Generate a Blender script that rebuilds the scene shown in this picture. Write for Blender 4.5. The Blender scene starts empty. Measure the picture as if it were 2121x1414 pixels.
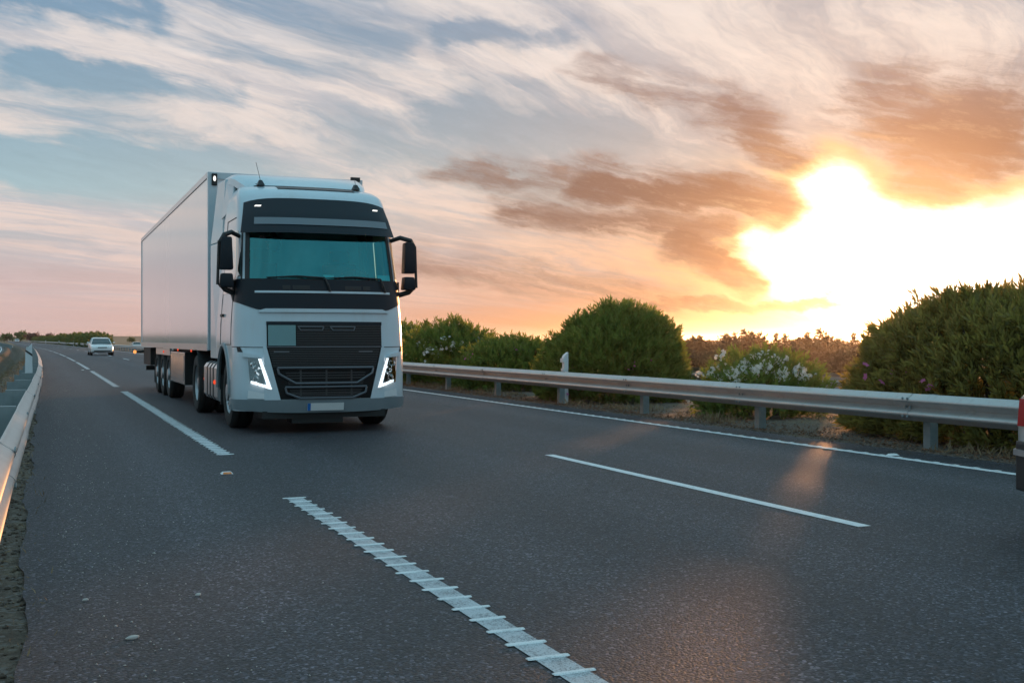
import bpy, bmesh, math, random
import numpy as np
from mathutils import Vector, Matrix

R = math.radians
random.seed(7)
RNG = np.random.default_rng(11)
SC = bpy.context.scene
COL = SC.collection

# ------------------------------------------------------------------ camera
# world: X = across the carriageway (to the right), Y = along it (away), Z = up
CAM_H = 1.27
YAW = R(22.72)
cam_d = bpy.data.cameras.new('camera')
cam = bpy.data.objects.new('camera', cam_d); COL.objects.link(cam)
cam.location = (0, 0, CAM_H)
cam.rotation_euler = (R(90), 0, -YAW)
cam_d.sensor_width = 36.0
cam_d.lens = 39.55
cam_d.shift_y = -0.0019
cam_d.clip_start = 0.05
cam_d.clip_end = 20000
SC.camera = cam

# ------------------------------------------------------------------ exposure
SC.view_settings.view_transform = 'Standard'
SC.view_settings.look = 'None'
SC.view_settings.exposure = 0.0
SC.view_settings.gamma = 1.0
SC.view_settings.use_curve_mapping = False

cy = SC.cycles
cy.max_bounces = 6; cy.diffuse_bounces = 3; cy.glossy_bounces = 3; cy.transmission_bounces = 4; cy.transparent_max_bounces = 8
cy.caustics_reflective = False; cy.caustics_refractive = False
cy.use_adaptive_sampling = True; cy.adaptive_threshold = .02

SUN_AZ, SUN_EL = 41.0, 2.9          # degrees, azimuth from +Y towards +X

# ------------------------------------------------------------------ node helpers
class X:
    """small wrapper so that node maths reads like maths"""
    nt = None
    def __init__(s, v): s.v = v
    @staticmethod
    def put(sock, v):
        v = v.v if isinstance(v, X) else v
        if isinstance(v, bpy.types.NodeSocket): X.nt.links.new(v, sock)
        else: sock.default_value = v
    @staticmethod
    def op(kind, *a):
        n = X.nt.nodes.new('ShaderNodeMath'); n.operation = kind
        for i, q in enumerate(a): X.put(n.inputs[i], q)
        return X(n.outputs[0])
    def __add__(s, o): return X.op('ADD', s, o)
    __radd__ = __add__
    def __sub__(s, o): return X.op('SUBTRACT', s, o)
    def __rsub__(s, o): return X.op('SUBTRACT', o, s)
    def __mul__(s, o): return X.op('MULTIPLY', s, o)
    __rmul__ = __mul__
    def __truediv__(s, o): return X.op('DIVIDE', s, o)
    def __rtruediv__(s, o): return X.op('DIVIDE', o, s)
def fmax(a, b): return X.op('MAXIMUM', a, b)
def fmin(a, b): return X.op('MINIMUM', a, b)
def fexp(a): return X.op('EXPONENT', a)
def fpow(a, b): return X.op('POWER', a, b)
def sat(a): return fmin(fmax(a, 0.0), 1.0)
def smooth(x, a, b, lo=0.0, hi=1.0):
    n = X.nt.nodes.new('ShaderNodeMapRange'); n.interpolation_type = 'SMOOTHSTEP'
    for i, q in enumerate((x, a, b, lo, hi)): X.put(n.inputs[i], q)
    return X(n.outputs[0])
def mixc(f, a, b, blend='MIX'):
    n = X.nt.nodes.new('ShaderNodeMix'); n.data_type = 'RGBA'; n.blend_type = blend
    n.clamp_factor = True
    X.put(n.inputs[0], f)
    for i, q in ((6, a), (7, b)):
        if isinstance(q, tuple): q = (*q, 1.0) if len(q) == 3 else q
        X.put(n.inputs[i], q)
    return X(n.outputs[2])
def comb(x, y, z):
    n = X.nt.nodes.new('ShaderNodeCombineXYZ')
    for i, q in enumerate((x, y, z)): X.put(n.inputs[i], q)
    return X(n.outputs[0])
def sepx(v):
    n = X.nt.nodes.new('ShaderNodeSeparateXYZ'); X.put(n.inputs[0], v)
    return [X(o) for o in n.outputs]
def noise(v, scale, detail=4, rough=0.55, dist=0.0, color=False):
    n = X.nt.nodes.new('ShaderNodeTexNoise')
    X.put(n.inputs['Vector'], v)
    n.inputs['Scale'].default_value = scale; n.inputs['Detail'].default_value = detail
    n.inputs['Roughness'].default_value = rough; n.inputs['Distortion'].default_value = dist
    return X(n.outputs['Color' if color else 'Fac'])
def voro(v, scale, feature='F1', out='Color'):
    n = X.nt.nodes.new('ShaderNodeTexVoronoi'); n.feature = feature
    X.put(n.inputs['Vector'], v); n.inputs['Scale'].default_value = scale
    return X(n.outputs[out])
def ramp(f, stops):
    n = X.nt.nodes.new('ShaderNodeValToRGB'); e = n.color_ramp.elements
    while len(e) < len(stops): e.new(0.5)
    for q, (p, c) in zip(e, stops): q.position = p; q.color = (*c, 1)
    X.put(n.inputs[0], f)
    return X(n.outputs[0])

# ------------------------------------------------------------------ world (sunset sky with wind-drawn cloud)
W = bpy.data.worlds.new('World'); SC.world = W; W.use_nodes = True
W.cycles.sampling_method = 'MANUAL'; W.cycles.sample_map_resolution = 512
X.nt = W.node_tree; X.nt.nodes.clear()
tc = X.nt.nodes.new('ShaderNodeTexCoord')
D = X(tc.outputs['Generated'])
dx, dy, dz = sepx(D)
el = X.op('ARCSINE', dz) * 57.29578
az = X.op('ARCTAN2', dx, dy) * 57.29578
sx, sy, sz = math.sin(R(SUN_AZ))*math.cos(R(SUN_EL)), math.cos(R(SUN_AZ))*math.cos(R(SUN_EL)), math.sin(R(SUN_EL))
cosg = dx*sx + dy*sy + dz*sz
gam = X.op('ARCCOSINE', fmin(fmax(cosg, -1.0), 1.0)) * 57.29578      # degrees from the sun
# clear air: physical sky, then the colours of a hazy evening
sky = X.nt.nodes.new('ShaderNodeTexSky'); sky.sky_type = 'NISHITA'; sky.sun_disc = False
sky.sun_elevation = R(SUN_EL); sky.sun_rotation = R(SUN_AZ)
sky.air_density = 1.3; sky.dust_density = 2.2; sky.ozone_density = 2.0
elp = fmax(el, 0.0)
clear = ramp(elp / 60.0, [(0.0, (.76, .56, .55)), (0.045, (.66, .52, .53)), (0.085, (.53, .56, .60)), (0.12, (.40, .58, .65)),
                          (0.17, (.29, .45, .56)), (0.27, (.20, .35, .51)), (0.50, (.25, .56, .72)), (1.0, (.29, .70, .90))])
anti = smooth(gam, 95.0, 160.0)
clear = mixc(anti*0.9, clear, (.27, .55, .67))
warm = fexp(gam * gam * (-1.0/(25.0*25.0)))
low = fexp(elp * (-1.0/4.5))
clear = mixc(sat(warm * low * 1.7), clear, (.86, .34, .10))
clear = mixc(fexp(gam*gam*(-1.0/(30.0*30.0))) * 0.30, clear, (.80, .56, .44))
nish = mixc(1.0, X(sky.outputs[0]), (.10, .10, .10), 'MULTIPLY')
clear = mixc(0.10, clear, nish)
# cloud deck, seen in plan: streaks drawn out along one wind
iz = 1.0 / (fmax(dz, 0.0) + 0.12)
px, py = dx*iz, dy*iz
wa = R(66)
al = px*math.sin(wa) + py*math.cos(wa)
ac = px*math.cos(wa) - py*math.sin(wa)
wx, wy, wz = sepx(noise(comb(al*0.45, ac*0.6, 3.1), 1.0, 2, .5, 0, True))
al2 = al + (wx - 0.5)*1.2
ac2 = ac + (wy - 0.5)*.85
vx, vy, vz = sepx(noise(comb(al2*1.1, ac2*2.2, 7.7), 2.0, 4, .6, 0, True))
al3 = al2 + (vx - 0.5)*.50
ac3 = ac2 + (vy - 0.5)*.20
n1 = noise(comb(al3*0.50, ac3*1.25, 0.0), 1.5, 7, .64)
n2 = noise(comb(al3*0.55, ac3*2.3, 5.0), 2.4, 6, .68)
n3 = noise(comb(al2*0.8, ac2*1.1, 9.0), 0.8, 4, .5)
# broad lie of the cloud in azimuth / elevation
qx, qy, qz = sepx(noise(comb(az*0.13, el*0.26, 1.7), 1.0, 3, .55, 0, True))
fx, fy, fz = sepx(noise(comb(az*0.42 + el*.12, el*1.0 + az*.16, 4.7), 1.0, 6, .62, 0, True))
A = az + (qx - 0.5)*5.5 + (fx - 0.5)*2.6
Eh = el + (qy - 0.5)*2.4 + (fy - 0.5)*1.7
KA, KE = .894, 1.225
def vop(kind, *a_):
    n = X.nt.nodes.new('ShaderNodeVectorMath'); n.operation = kind
    for i, q in enumerate(a_):
        X.put(n.inputs['Scale'] if (kind == 'SCALE' and i == 1) else n.inputs[i], q)
    return X(n.outputs['Value' if kind == 'DOT_PRODUCT' else 'Vector'])
PV = comb(A*KA, Eh*KE, 0.0)
def seg(a0, e0, a1, e1, w, k=1.0):
    p0 = (a0*KA, e0*KE, 0); b_ = ((a1-a0)*KA, (e1-e0)*KE, 0); L2 = b_[0]**2 + b_[1]**2
    v_ = vop('SUBTRACT', PV, p0)
    t = X.op('MULTIPLY', vop('DOT_PRODUCT', v_, (b_[0]/L2, b_[1]/L2, 0)), 1.0); t.v.node.use_clamp = True
    w_ = vop('SUBTRACT', v_, vop('SCALE', b_, t))
    return fexp(X.op('MULTIPLY_ADD', vop('DOT_PRODUCT', w_, w_), -1.0/(w*w), math.log(k)))
def blob(a, e, ra, re, k=1.0):
    u_ = vop('MULTIPLY_ADD', PV, (1/(ra*KA), 1/(re*KE), 0), (-a/ra, -e/re, 0))
    return fexp(X.op('MULTIPLY_ADD', vop('DOT_PRODUCT', u_, u_), -1.0, math.log(k)))
gap = seg(-4, 8.4, 7.5, 8.0, 1.15, .22)
gap = fmax(gap, seg(18.5, 11.4, 28.0, 10.3, 1.1, .20))
gap = fmax(gap, seg(0.0, 12.6, 9.0, 12.0, .8, .15))
gap = fmax(gap, seg(19.0, 15.4, 26.0, 15.2, .7, .14))
gap = fmax(gap, seg(-3.0, 15.8, 5.0, 15.3, .7, .15))
bank = seg(7.0, 12.6, 18.5, 12.2, 1.4, .12)
bank = fmax(bank, seg(18.0, 14.2, 25.0, 13.4, .8, .12))
bank = fmax(bank, seg(-3.0, 14.0, 7.0, 13.5, .7, .14))
bank = fmax(bank, blob(36.0, 13.0, 9.0, 4.5, .13))
bank = fmax(bank, seg(-4.0, 5.9, 8.0, 4.9, 1.1, .09))
dens = n1*0.56 + n2*0.22 + n3*0.34 - gap + bank
veil = smooth(dens, 0.455, 0.66)
hfade = smooth(elp, 0.4, 4.5)
veil = veil * (0.25 + hfade*0.75)
lit_far = ramp(elp / 60.0, [(0.0, (.80, .58, .54)), (0.08, (.80, .64, .58)), (0.16, (.84, .72, .66)), (0.28, (.82, .75, .72)), (0.5, (.45, .69, .80)), (1.0, (.42, .76, .92))])
lit_far = mixc(anti*0.85, lit_far, (.38, .66, .78))
nearsun = fexp(gam*gam*(-1.0/(20.0*20.0)))
lit = mixc(nearsun*0.9, lit_far, (1.02, .82, .68))
lit = mixc(sat(nearsun*1.1)*smooth(elp, 10.0, 3.5)*.9, lit, (.98, .52, .24))
grey = mixc(nearsun*.8, (.50, .51, .56), (.62, .45, .37))
lit = mixc(smooth(n2*.75 + n3*.4, .64, .46)*.75, lit, grey)
skyc = mixc(veil*0.92, clear, lit)
# thicker, back-lit cloud: grey-brown bodies that the sun burns orange
dark = blob(44.6, 9.9, 4.6, 2.9, 1.2)
dark = fmax(dark, blob(43.0, 7.5, 2.6, 1.5, 1.0))
dark = fmax(dark, blob(41.0, 11.6, 3.4, 2.0, .8))
dark = fmax(dark, blob(52.0, 11.0, 6.0, 3.0, .8))
dark = fmax(dark, seg(27.5, 13.4, 34.0, 11.6, 1.3, .62))
dark = fmax(dark, seg(33.4, 11.6, 37.0, 8.8, 1.5, .85))
dark = fmax(dark, seg(20.0, 8.5, 29.0, 7.8, 1.2, .68))
dark = fmax(dark, seg(27.0, 7.8, 35.4, 6.6, 1.6, 1.05))
dark = fmax(dark, seg(22.0, 6.5, 33.0, 5.4, 1.2, .80))
dark = fmax(dark, seg(31.0, 5.2, 35.3, 3.0, 1.2, .90))
dark = fmax(dark, seg(34.0, 4.2, 35.8, 2.9, .6, .95))
dark = fmax(dark, seg(29.5, 2.0, 39.5, 1.62, .50, .85))
dark = fmax(dark, seg(17.0, 3.9, 31.0, 2.2, 1.5, .50))
st = noise(comb(az*0.26 + el*.2 + (fx-.5)*2.4, el*1.7 + az*.36 + (fy-.5)*1.7, 2.0), 1.0, 6, .64)
dv = dark + (st - .5)*1.5*sat(dark*2.0)
dmask = smooth(dv, .06, 1.0)
shade = mixc(fexp(gam*gam*(-1.0/(8.5*8.5))), (.28, .155, .11), (.47, .155, .03))
shade = mixc(smooth(elp, 8.5, 15.5)*0.7, shade, (.42, .34, .34))
# burnt-out sky around the sun, broken by the cloud bodies
A = az + (qx - 0.5)*4.0 + (fx - 0.5)*1.2
Eh = el + (qy - 0.5)*2.0 + (fy - 0.5)*.7
PV = comb(A*KA, Eh*KE, 0.0)
core = blob(41.2, 4.2, 7.2, 3.5, 1.55)
core = fmax(core, blob(38.3, 7.3, 2.6, 1.7, 1.2))
core = fmax(core, blob(34.9, 5.0, 1.8, 1.0, .85))
core = fmax(core, blob(48.5, 4.6, 7.0, 3.0, 1.4))
core = fmax(core, seg(38.5, 2.3, 46.0, 1.2, .80, .70))
core = core + fexp(gam*-.14)*.30
core = core + (st - .5)*.55*sat(core*2.0)
core = core - smooth(dark + (st - .5)*.6, .12, 1.35)*1.0
wisp = noise(comb(al3*.9, ac3*2.6, 2.0), 5.0, 5, .72)
wk = .80 + wisp*.18 + st*.22
skyc = mixc(smooth(elp, .5, 4.0)*.9, skyc, mixc(1.0, skyc, comb(wk, wk, wk), 'MULTIPLY'))
shade = mixc(smooth(st*.7 + wisp*.3, .50, .72)*.45, shade, mixc(fexp(gam*gam*(-1.0/(11.0*11.0))), (.66, .50, .42), (.98, .60, .28)))
skyc = mixc(dmask*(0.95 - fexp(gam*gam*(-1.0/36.0))*.30), skyc, shade)
skyc = mixc(fexp(gam*-.22)*.30, skyc, (1.05, .46, .11), 'ADD')
skyc = mixc(fexp(gam*gam*(-1.0/27.0))*.40, skyc, (1.15, .70, .32), 'ADD')
skyc = mixc(smooth(core, .0, .60)*.8, skyc, (1.10, .62, .25))
skyc = mixc(smooth(core, .15, 1.05), skyc, (1.22, .78, .37))
skyc = mixc(smooth(core, .42, 1.55), skyc, (3.0, 2.5, 1.9))
# below the horizon
skyc = mixc(smooth(el, -0.2, -1.0), skyc, (.10, .085, .075))
bg = X.nt.nodes.new('ShaderNodeBackground'); X.put(bg.inputs[0], skyc); bg.inputs[1].default_value = 1.0
wo = X.nt.nodes.new('ShaderNodeOutputWorld'); X.nt.links.new(bg.outputs[0], wo.inputs[0])

# ------------------------------------------------------------------ sun
sd = bpy.data.lights.new('sun', 'SUN'); sun = bpy.data.objects.new('sun', sd); COL.objects.link(sun)
sd.energy = 5.0; sd.angle = R(3.5); sd.color = (1.0, .45, .18)
sun.rotation_euler = Vector((-sx, -sy, -sz)).to_track_quat('-Z', 'Y').to_euler()

# ------------------------------------------------------------------ materials
MATS = {}
def material(name, build):
    m = bpy.data.materials.new(name); m.use_nodes = True
    X.nt = m.node_tree; X.nt.nodes.clear()
    out = X.nt.nodes.new('ShaderNodeOutputMaterial')
    sh = build()
    X.nt.links.new(sh, out.inputs[0])
    MATS[name] = m
    return m
def principled(color, rough=.5, metal=0.0, bump=None, bdist=.01, bstr=.5, **k):
    p = X.nt.nodes.new('ShaderNodeBsdfPrincipled')
    if isinstance(color, tuple): color = (*color, 1.0)
    X.put(p.inputs['Base Color'], color)
    X.put(p.inputs['Roughness'], rough); X.put(p.inputs['Metallic'], metal)
    for kk, v in k.items():
        X.put(p.inputs[kk.replace('_', ' ')], v)
    if bump is not None:
        b = X.nt.nodes.new('ShaderNodeBump'); b.inputs['Strength'].default_value = bstr
        b.inputs['Distance'].default_value = bdist
        X.put(b.inputs['Height'], bump); X.nt.links.new(b.outputs[0], p.inputs['Normal'])
    return p.outputs[0]
def P():
    t = X.nt.nodes.new('ShaderNodeNewGeometry'); return X(t.outputs['Position'])
def O():
    t = X.nt.nodes.new('ShaderNodeTexCoord'); return X(t.outputs['Object'])

def simple(name, c, rough=.5, metal=0.0, var=.12, scale=6.0, **k):
    def b():
        n = noise(O(), scale, 5, .6)
        lo = tuple(q*(1-var) for q in c); hi = tuple(min(1, q*(1+var)) for q in c)
        return principled(mixc(n, lo, hi), n*.2 + (rough-.1), metal, **k)
    return material(name, b)

def m_asphalt(base, tint, seed, lanes=False, rmul=1.0):
    def b():
        p = P(); x, y, z = sepx(p)
        cell = voro(p, 80.0); cr, cg, cb = sepx(cell)
        d = voro(p, 80.0, 'F1', 'Distance')
        f = noise(p, 260.0, 2, .6)
        big = noise(comb(x*1.0, y*.16, seed), .55, 5, .6)
        med = noise(p, 3.5, 6, .65)
        track = noise(comb(x*1.0, y*.012, seed+3), 1.1, 3, .5)
        stone = smooth(cr, .50, 1.0)*2.1 + smooth(cg, .88, 1.0)*3.6
        k = (.22 + stone*.85 + (f-.5)*.5) * (.52 + big*.60 + med*.30 + (track-.5)*.75)
        if lanes:
            # tyres polish two tracks in each lane; a few hairline cracks
            xs_ = x + fpow(fmax(y - 50.0, 0.0), 2.0)*1.2e-4
            wob = (noise(comb(y*.05, 0.0, 4.0), 1.0, 2, .5) - .5)*.5
            tr_ = fexp(fpow((X.op('ABSOLUTE', X.op('PINGPONG', xs_ - 1.82 + wob, 1.66) - .83))/.34, 2.0)*-1.0)
            k = k*(.88 + tr_*.30)
            ed = voro(comb(x*1.0 + (med-.5)*.6, y*.45 + (big-.5)*.8, 0.0), .75, 'DISTANCE_TO_EDGE', 'Distance')
            ck = smooth(ed, .006, .001)*smooth(noise(p, .35, 3, .5), .52, .60)
            k = k*(1.0 - ck*.65)
        col = mixc(1.0, (base*tint[0], base*tint[1], base*tint[2]), comb(k, k, k), 'MULTIPLY')
        h = (1.0-d)*.8 + cb*.8 + f*.25
        ro = sat((.52 + cr*.22 + (big-.5)*.18)*rmul)
        return principled(col, ro, 0.0, h, .006, .85, Specular_IOR_Level=.5)
    return b
material('asphalt', m_asphalt(.045, (1.03, .95, 1.16), 1.0, True))
material('asphalt_old', m_asphalt(.060, (1.0, .99, 1.0), 5.0))

def b_paint():
    p = P()
    n = noise(p, 120.0, 3, .7); m = noise(p, 6.0, 5, .65)
    hole = smooth(n + (m-.5)*.6, .49, .60)
    col = mixc(hole*.85, (.50, .52, .54), (.16, .17, .18))
    return principled(col, .62, 0.0, n, .003, .6)
material('road_paint', b_paint)
def b_paint2():
    p = P(); n = noise(p, 9.0, 5, .6); g = noise(p, 130.0, 3, .7)
    return principled(mixc(sat(smooth(n, .5, .75)*.35 + smooth(g + (n-.5)*.5, .50, .62)*.45), (.76, .77, .77), (.42, .42, .43)), .55)
material('ridge_paint', b_paint2)

def b_dirt():
    p = P(); x, y, z = sepx(p)
    a = noise(p, .5, 6, .6); g = noise(p, 14.0, 7, .7); c = voro(p, 38.0); r, q, s_ = sepx(c)
    d = voro(p, 38.0, 'F1', 'Distance')
    col = mixc(a, (.075, .058, .046), (.16, .122, .096))
    col = mixc(smooth(g, .42, .68), col, (.20, .155, .12))
    col = mixc(smooth(r, .72, .95)*.7, col, (.24, .21, .19))
    col = mixc(smooth(noise(p, .9, 4, .6), .52, .66)*.5, col, (.25, .19, .12))
    return principled(col, .95, 0.0, g*1.0 + (1.0-d)*.35 + a*.6, .05, .9, Specular_IOR_Level=.15)
material('dirt', b_dirt)
def b_field():
    p = P()
    a = noise(p, .012, 6, .6); g = noise(p, .2, 6, .65)
    col = mixc(a, (.24, .15, .10), (.38, .25, .165))
    col = mixc(smooth(g, .4, .7)*.6, col, (.26, .18, .11))
    return principled(col, .95, 0.0, Specular_IOR_Level=.1)
material('field_soil', b_field)

def b_galv():
    p = O()
    n = noise(p, 3.0, 6, .6); s_ = noise(p, 40.0, 3, .6)
    x, y, z = sepx(p)
    st = noise(comb(x*6.0, y*9.0, z*.9), 1.6, 4, .6)
    col = mixc(n, (.40, .385, .375), (.56, .54, .52))
    col = mixc(smooth(st, .55, .8)*.35, col, (.27, .22, .18))
    return principled(col, .32 + s_*.22, .58, s_, .002, .25)
material('galvanised', b_galv)
def b_galv2():
    n = noise(O(), 9.0, 5, .6)
    return principled(mixc(n, (.17, .21, .22), (.30, .35, .36)), .55, .35)
material('galvanised_dull', b_galv2)

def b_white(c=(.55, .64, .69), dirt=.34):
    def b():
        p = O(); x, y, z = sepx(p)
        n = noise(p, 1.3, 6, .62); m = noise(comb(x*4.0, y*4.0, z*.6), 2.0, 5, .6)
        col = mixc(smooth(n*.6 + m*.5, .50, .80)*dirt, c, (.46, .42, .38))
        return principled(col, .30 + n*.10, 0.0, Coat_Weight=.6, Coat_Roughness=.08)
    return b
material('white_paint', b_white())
def b_trailer():
    p = O(); x, y, z = sepx(p)
    n = noise(comb(x*1.0, y*1.0, z*.25), 1.2, 6, .6); m = noise(comb(x*.1, y*5.0, z*.10), 1.2, 4, .6)
    col = mixc(smooth(m, .45, .8)*.14 + n*.08, (.76, .75, .77), (.55, .53, .54))
    return principled(col, .10 + m*.10, 0.0, Coat_Weight=.6, Coat_Roughness=.10, Specular_IOR_Level=.7)
material('trailer_skin', b_trailer)
simple('grey_bumper', (.22, .26, .28), .5, 0, .1)
simple('grille_slat', (.045, .043, .044), .5, .1, .2)
simple('dark_panel', (.011, .016, .023), .42, 0, .15, 6.0, Specular_IOR_Level=.25)
simple('black_plastic', (.018, .018, .019), .55, 0, .2)
simple('grille_black', (.010, .0095, .010), .55, 0, .2, 6.0, Specular_IOR_Level=.2)
simple('grey_trim', (.13, .135, .15), .4, .25, .1)
simple('visor_grey', (.16, .18, .20), .32, .2, .06)
simple('rubber', (.020, .019, .018), .82, 0, .3, 8)
simple('chassis_black', (.016, .016, .016), .7, 0, .3)
simple('aluminium', (.62, .63, .64), .32, .9, .1)
simple('stainless', (.52, .52, .52), .22, .92, .1, 3)
simple('lamp_silver', (.74, .76, .77), .3, 0, .1)
simple('chrome', (.82, .82, .82), .08, 1.0, .03)
simple('rim_steel', (.42, .43, .45), .45, .65, .2)
simple('teal_board', (.17, .30, .31), .5, 0, .08)
simple('plate_white', (.74, .75, .74), .45, 0, .05, 20)
simple('plate_blue', (.02, .16, .50), .45, 0, .05)
simple('interior', (.07, .09, .095), .8, 0, .2)
simple('interior_light', (.32, .52, .52), .85, 0, .2)
simple('curtain', (.14, .26, .26), .9, 0, .15)
simple('dash_card', (.22, .62, .62), .6, 0, .05)
simple('sticker_red', (.50, .06, .07), .6, 0, .05)
simple('delineator_white', (.76, .78, .80), .45, 0, .06)
simple('reflector_amber', (.80, .25, .07), .25, 0, .05)
simple('reflector_black', (.02, .02, .022), .4, 0, .1)
simple('sign_blue', (.02, .16, .46), .5, 0, .1)
simple('car_white', (.78, .78, .77), .3, 0, .05, 3, Coat_Weight=.7, Coat_Roughness=.05)
simple('car_silver', (.60, .58, .57), .3, .3, .05, 3, Coat_Weight=.7, Coat_Roughness=.05)
simple('stone_pale', (.50, .47, .44), .85, 0, .2, 60)
simple('dry_stem', (.36, .27, .15), .9, 0, .3, 20)
simple('litter_brown', (.20, .10, .055), .9, 0, .4, 30)
simple('bark', (.10, .075, .055), .95, 0, .3, 12)
simple('pylon_steel', (.20, .19, .19), .7, .2, .1)
def emit(name, c, s):
    def b():
        e = X.nt.nodes.new('ShaderNodeEmission'); e.inputs[0].default_value = (*c, 1); e.inputs[1].default_value = s
        return e.outputs[0]
    material(name, b)
emit('lamp_white', (1.0, .98, .92), 1.6)
emit('lamp_red', (1.0, .10, .04), .9)
emit('lamp_amber', (1.0, .36, .10), 1.4)
emit('lamp_head', (.95, .97, 1.0), 2.5)
def b_glass(tint, fac_lo, refl=(.92, .97, .97)):
    def b():
        g = X.nt.nodes.new('ShaderNodeBsdfGlossy'); g.inputs['Roughness'].default_value = .02
        g.inputs[0].default_value = (*refl, 1)
        t = X.nt.nodes.new('ShaderNodeBsdfTransparent'); t.inputs[0].default_value = (*tint, 1)
        fr = X.nt.nodes.new('ShaderNodeFresnel'); fr.inputs[0].default_value = 1.5
        mx = X.nt.nodes.new('ShaderNodeMixShader')
        X.put(mx.inputs[0], sat(X(fr.outputs[0])*1.1 + fac_lo))
        X.nt.links.new(t.outputs[0], mx.inputs[1]); X.nt.links.new(g.outputs[0], mx.inputs[2])
        return mx.outputs[0]
    return b
material('windscreen_glass', b_glass((.42, .92, .92), .17, (.22, .84, .88)))
material('side_glass', b_glass((.55, .72, .68), .30))
material('lamp_glass', b_glass((.85, .90, .92), .06))
simple('car_glass', (.03, .05, .055), .06, 0, .1)
simple('tail_red', (.50, .03, .03), .18, 0, .05, Coat_Weight=.6)

def b_leaf(c1, c2, tr, tw=.40):
    def b():
        p = O()
        n = noise(p, 1.6, 3, .6); m = noise(p, 23.0, 2, .7)
        col = mixc(sat((n-.5)*1.2 + (m-.5)*1.7 + .5), c1, c2)
        d = X.nt.nodes.new('ShaderNodeBsdfPrincipled'); X.put(d.inputs['Base Color'], col)
        d.inputs['Roughness'].default_value = .55; d.inputs['Specular IOR Level'].default_value = .35
        t = X.nt.nodes.new('ShaderNodeBsdfTranslucent'); X.put(t.inputs[0], mixc(.5, col, tr))
        mx = X.nt.nodes.new('ShaderNodeMixShader'); mx.inputs[0].default_value = tw
        X.nt.links.new(d.outputs[0], mx.inputs[1]); X.nt.links.new(t.outputs[0], mx.inputs[2])
        return mx.outputs[0]
    return b
material('oleander_leaf', b_leaf((.060, .100, .026), (.21, .27, .068), (.38, .40, .06), .5))
material('oleander_leaf_dark', b_leaf((.09, .10, .032), (.26, .24, .075), (.55, .38, .06), .55))
material('pine_leaf', b_leaf((.11, .080, .045), (.21, .145, .08), (.40, .20, .07), .5))
material('far_leaf', b_leaf((.06, .095, .026), (.17, .22, .06), (.2, .24, .05), .3))
material('red_leaf', b_leaf((.12, .06, .045), (.20, .10, .07), (.2, .1, .05), .2))
def b_petal(c):
    def b():
        d = X.nt.nodes.new('ShaderNodeBsdfDiffuse'); d.inputs[0].default_value = (*c, 1)
        t = X.nt.nodes.new('ShaderNodeBsdfTranslucent'); t.inputs[0].default_value = (*c, 1)
        mx = X.nt.nodes.new('ShaderNodeMixShader'); mx.inputs[0].default_value = .4
        X.nt.links.new(d.outputs[0], mx.inputs[1]); X.nt.links.new(t.outputs[0], mx.inputs[2])
        return mx.outputs[0]
    return b
material('petal_white', b_petal((.82, .80, .76)))
material('petal_pink', b_petal((.70, .20, .42)))
material('petal_red', b_petal((.62, .12, .14)))
def b_straw():
    n = noise(O(), 3.0, 3, .6)
    return principled(mixc(n, (.17, .115, .065), (.36, .265, .16)), .9, 0, Specular_IOR_Level=.1)
material('straw', b_straw)

# ------------------------------------------------------------------ object helpers
def tag(o, label=None, cat=None, group=None, kind=None):
    if label: o['label'] = label
    if cat: o['category'] = cat
    if group: o['group'] = group
    if kind: o['kind'] = kind
    return o
def empty(name, loc=(0, 0, 0), rz=0.0):
    o = bpy.data.objects.new(name, None); COL.objects.link(o)
    o.location = loc; o.rotation_euler = (0, 0, rz); o.empty_display_size = .2
    return o
def link(name, me, parent=None, loc=None, rz=None):
    o = bpy.data.objects.new(name, me); COL.objects.link(o)
    if parent: o.parent = parent
    if loc is not None: o.location = loc
    if rz is not None: o.rotation_euler = (0, 0, rz)
    return o
def mesh_np(name, V, F, mat, smooth_=False):
    me = bpy.data.meshes.new(name)
    V = np.asarray(V, dtype=np.float32); F = np.asarray(F, dtype=np.int32)
    n = F.shape[1]
    me.vertices.add(len(V)); me.vertices.foreach_set('co', V.ravel())
    me.loops.add(F.size); me.loops.foreach_set('vertex_index', F.ravel())
    me.polygons.add(len(F))
    me.polygons.foreach_set('loop_start', np.arange(0, F.size, n, dtype=np.int32))
    me.polygons.foreach_set('loop_total', np.full(len(F), n, dtype=np.int32))
    if smooth_: me.polygons.foreach_set('use_smooth', np.ones(len(F), dtype=bool))
    me.update(calc_edges=True); me.validate()
    me.materials.append(MATS[mat])
    return me
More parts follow.
